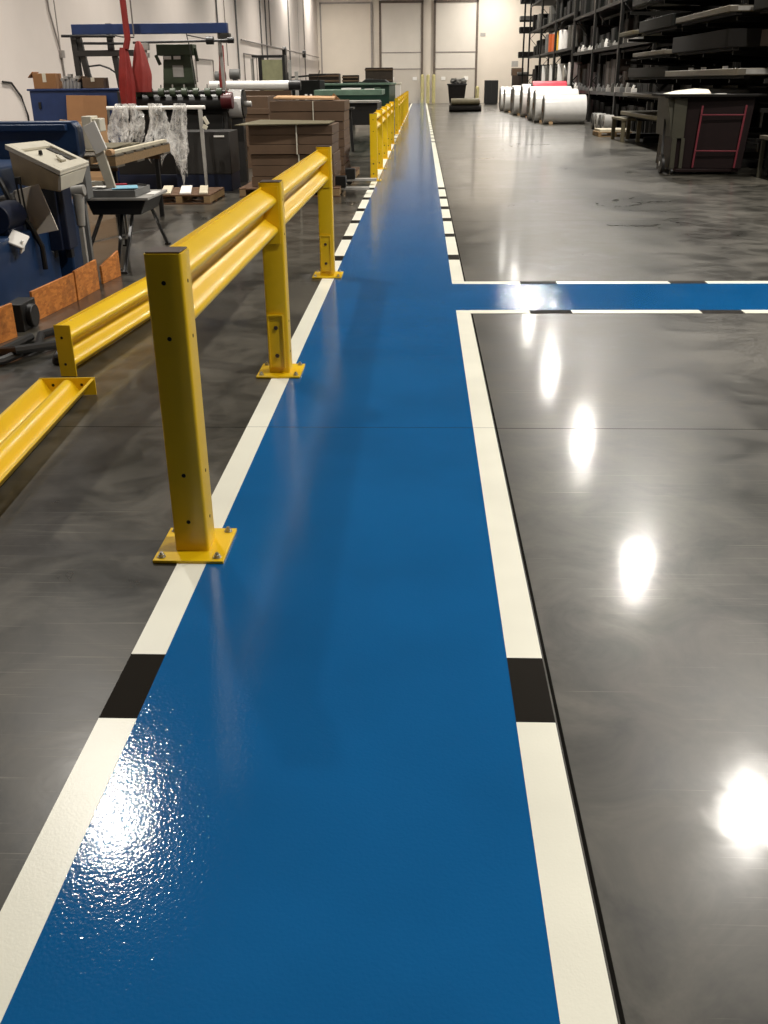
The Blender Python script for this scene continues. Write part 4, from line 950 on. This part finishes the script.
build('frame', MB().bar((4.33, 18.45, .32), (4.36, 18.6, .9), .04), 'black', tr, .003)
# right low cart
lc = empty('low_green_cart', (6.2, 17.6, 0), 'low dark green cart with grey top at the right frame edge', 'cart')
build('top', MB().box(5.72, 6.9, 16.6, 17.5, .62, .68), 'slab', lc, .006)
build('body', MB().box(5.85, 6.8, 16.75, 17.45, .16, .61), 'darkbox2', lc, .006)
for x in (5.78, 6.75):
    for y in (16.66, 17.44): build('leg', MB().box(x-.03, x+.03, y-.03, y+.03, 0, .62), 'sidebr', lc, .003)
# pallets and small things by the rack
pallet(5.25, 6.25, 30.6, 31.7, 0, 'wood', 'wooden pallet on the floor in front of the nearest rack bay')
thing('pale_sheet_stack', MB().box(5.3, 6.2, 30.65, 31.65, .131, .20), 'woodlt', 'pale stack of sheets on the floor pallet by the rack', 'sheets', bevel=.004)
for i in range(4):
    y = 33.3+i*.75; x = 6.0
    o = empty('small_roll', (x, y, 0), 'small pale roll standing on the floor before the rack, %s from the near end' % ORD[i], 'roll', 'small rolls on the floor by the rack')
    build('roll', MB().cyl((x-.16, y, .26), (x+.16, y, .26), .26, n=24), 'greybox' if i % 2 else 'ltgrey', o, .01)
    build('core', MB().cyl((x-.17, y, .26), (x-.161, y, .26), .08, n=14), 'hole', o, 0)
bw = empty('low_bench', (6.0, 27.5, 0), 'low olive bench with posts beside the floor pallet', 'bench')
build('top', MB().box(5.38, 5.92, 27.8, 29.4, .54, .60), 'tan', bw, .005)
for x in (5.44, 5.86):
    for y in (27.9, 29.3): build('leg', MB().box(x-.05, x+.05, y-.04, y+.04, 0, .54), 'tan', bw, .004)

# ------------------------------------------------------------------ far floor items
o = empty('trash_bin', (2.45, 74, 0), 'dark trash bin heaped with scrap before the right dock door', 'bin')
build('tub', MB().hexa([(1.95, 73.6, .1), (2.95, 73.6, .1), (2.95, 74.6, .1), (1.95, 74.6, .1), (1.8, 73.5, 1.35), (3.1, 73.5, 1.35), (3.1, 74.7, 1.35), (1.8, 74.7, 1.35)]), 'darkbox', o, .02)
build('rim', MB().box(1.76, 3.14, 73.46, 73.52, 1.28, 1.38).box(1.76, 3.14, 74.68, 74.74, 1.28, 1.38), 'black', o, .01)
m = MB(); random.seed(3)
for i in range(16): m.rbox((random.uniform(1.95, 3.0), random.uniform(73.8, 74.4), random.uniform(1.38, 1.62)), (random.uniform(.2, .5), .3, random.uniform(.06, .2)), (random.uniform(-.5, .5), random.uniform(-.6, .6), random.random()*3))
build('scrap', m, ['greybox'], o, .02)['kind'] = 'stuff'
for x in (2.05, 2.85): build('wheel', MB().cyl((x-.05, 73.8, .1), (x+.05, 73.8, .1), .1, n=14), 'black', o, .005)
o = empty('mat_stack', (2.35, 57.3, 0), 'stack of two rolled grey brown mats on the floor mid aisle', 'mats')
for i, (z, w, c) in enumerate(((.0, 1.75, 'darkbox'), (.34, 1.55, 'tan'))):
    pts = []
    for k in range(20):
        a = 2*pi*k/20; pts.append((57.3+(.55-.08*i)*math.copysign(abs(cos(a))**.6, cos(a)), z+.17+.17*math.copysign(abs(sin(a))**.7, sin(a))))
    build('mat', MB().prism(pts, 'x', 2.37-w/2, 2.37+w/2), c, o, 0)
o = empty('black_cabinet', (4.85, 74, 0), 'black square cabinet by the right end of far wall', 'cabinet')
build('body', MB().box(4.42, 5.36, 73.8, 74.6, .08, 1.58), 'black', o, .01)
build('plinth', MB().box(4.46, 5.32, 73.85, 74.55, 0, .08), 'dark', o, 0)
build('door_edge', MB().box(4.88, 4.90, 73.785, 73.8, .12, 1.54), 'dark', o, 0)
for i, (x0, x1, y, z0, z1, c, l) in enumerate(((6.0, 7.2, 70.5, 0, 1.15, 'kraft', 'large brown carton at the bottom of the far stack'), (6.05, 7.0, 70.5, 1.152, 1.85, 'brownbox', 'brown carton in the middle of the far stack'), (6.0, 6.75, 70.6, 1.852, 2.3, 'kraft', 'small brown carton on top of the far stack'),
        (5.7, 7.3, 68.9, 0, .9, 'darkbox', 'dark carton in front of the far brown stack'))):
    crate(x0, x1 if i != 3 else 6.9, y-.4, y+.4 if i != 3 else y+.25, z0, z1, c, l, None, True, 'carton', 'carton')
o = empty('floor_scrubber', (4.0, 75.5, 0), 'small grey floor tool left of the black far cabinet', 'floor tool')
build('base', MB().box(3.8, 4.2, 75.3, 75.8, 0, .25), 'grey', o, .02); build('handle', MB().bar((4.0, 75.7, .25), (3.95, 75.9, 1.0), .04), 'dark', o, 0)
thing('wall_sign', MB().box(4.35, 4.75, YF-.03, YF, 4.62, 4.85), 'ltgrey', 'small grey box fixed high on the far wall right of door', 'wall box', bevel=.005)
thing('wall_notice', MB().box(6.8, 7.3, YF-.02, YF, 2.5, 2.9), 'ltgrey', 'small pale notice on far wall above the carton stack', 'notice', bevel=0)

# ------------------------------------------------------------------ high-bay lamps, with added fill at left
LC = (1.0, .95, .87)
def high_bay(x, y, w, lab, spread=162):
    z = 8.7
    o = empty('high_bay_lamp', (x, y, z), lab, 'ceiling lamp', 'high bay ceiling lamps')
    build('reflector', MB().cyl((x, y, z+.02), (x, y, z+.16), .30, .12, n=24, cap=False), 'ltgrey', o, 0)
    build('driver', MB().cyl((x, y, z+.16), (x, y, z+.27), .11, n=18), 'grey', o, .005)
    build('hanger', MB().cyl((x, y, z+.27), (x, y, H), .012, n=8), 'grey', o, 0)
    L = bpy.data.lights.new('lamp_disc', 'AREA'); L.shape = 'DISK'; L.size = .34; L.energy = w; L.color = LC; L.spread = radians(spread)
    lo = bpy.data.objects.new('lamp_disc', L); COL.objects.link(lo); lo.parent = o; lo.location = (0, 0, .015)
W0 = 500
lamps = [(-7.3, 62, W0), (-7.3, 74, W0)]+[(5.05, 11.5+8.2*k, W0) for k in range(-1, 9)]+[(-4.8, 11.4, W0*.6)]+[(9.0, 40.2, W0*.35), (9.0, 51, W0*.35), (9.6, 62, W0*.4)]  # first two, by the left wall, are added to brighten the far left
for i, (x, y, w) in enumerate(lamps):
    high_bay(x, y, w, 'round high bay ceiling lamp over the %s side, %s along the hall' % ('right' if x > 0 else 'left', ['%s' % ORD[min(15, int((y+9)/5.8))]][0]))
for k, y in enumerate((18, 26, 34, 42, 50)):  # added fill for the left wall; narrow spread avoids floor reflections
    high_bay(-4.6, y, W0*.42, 'added fill lamp over the left machines, %s along the hall' % ORD[k], 105)
wd = bpy.data.worlds.new('world'); SC.world = wd; wd.use_nodes = True
wd.node_tree.nodes['Background'].inputs[0].default_value = (1, .95, .85, 1); wd.node_tree.nodes['Background'].inputs[1].default_value = .3

# ------------------------------------------------------------------ colour management
SC.view_settings.view_transform = 'Standard'; SC.view_settings.look = 'None'
SC.view_settings.gamma = 1; SC.view_settings.use_curve_mapping = False
SC.view_settings.exposure = .56
SC.cycles.use_denoising = True
SC.cycles.max_bounces = 8; SC.cycles.diffuse_bounces = 4; SC.cycles.glossy_bounces = 4; SC.cycles.sample_clamp_indirect = 8
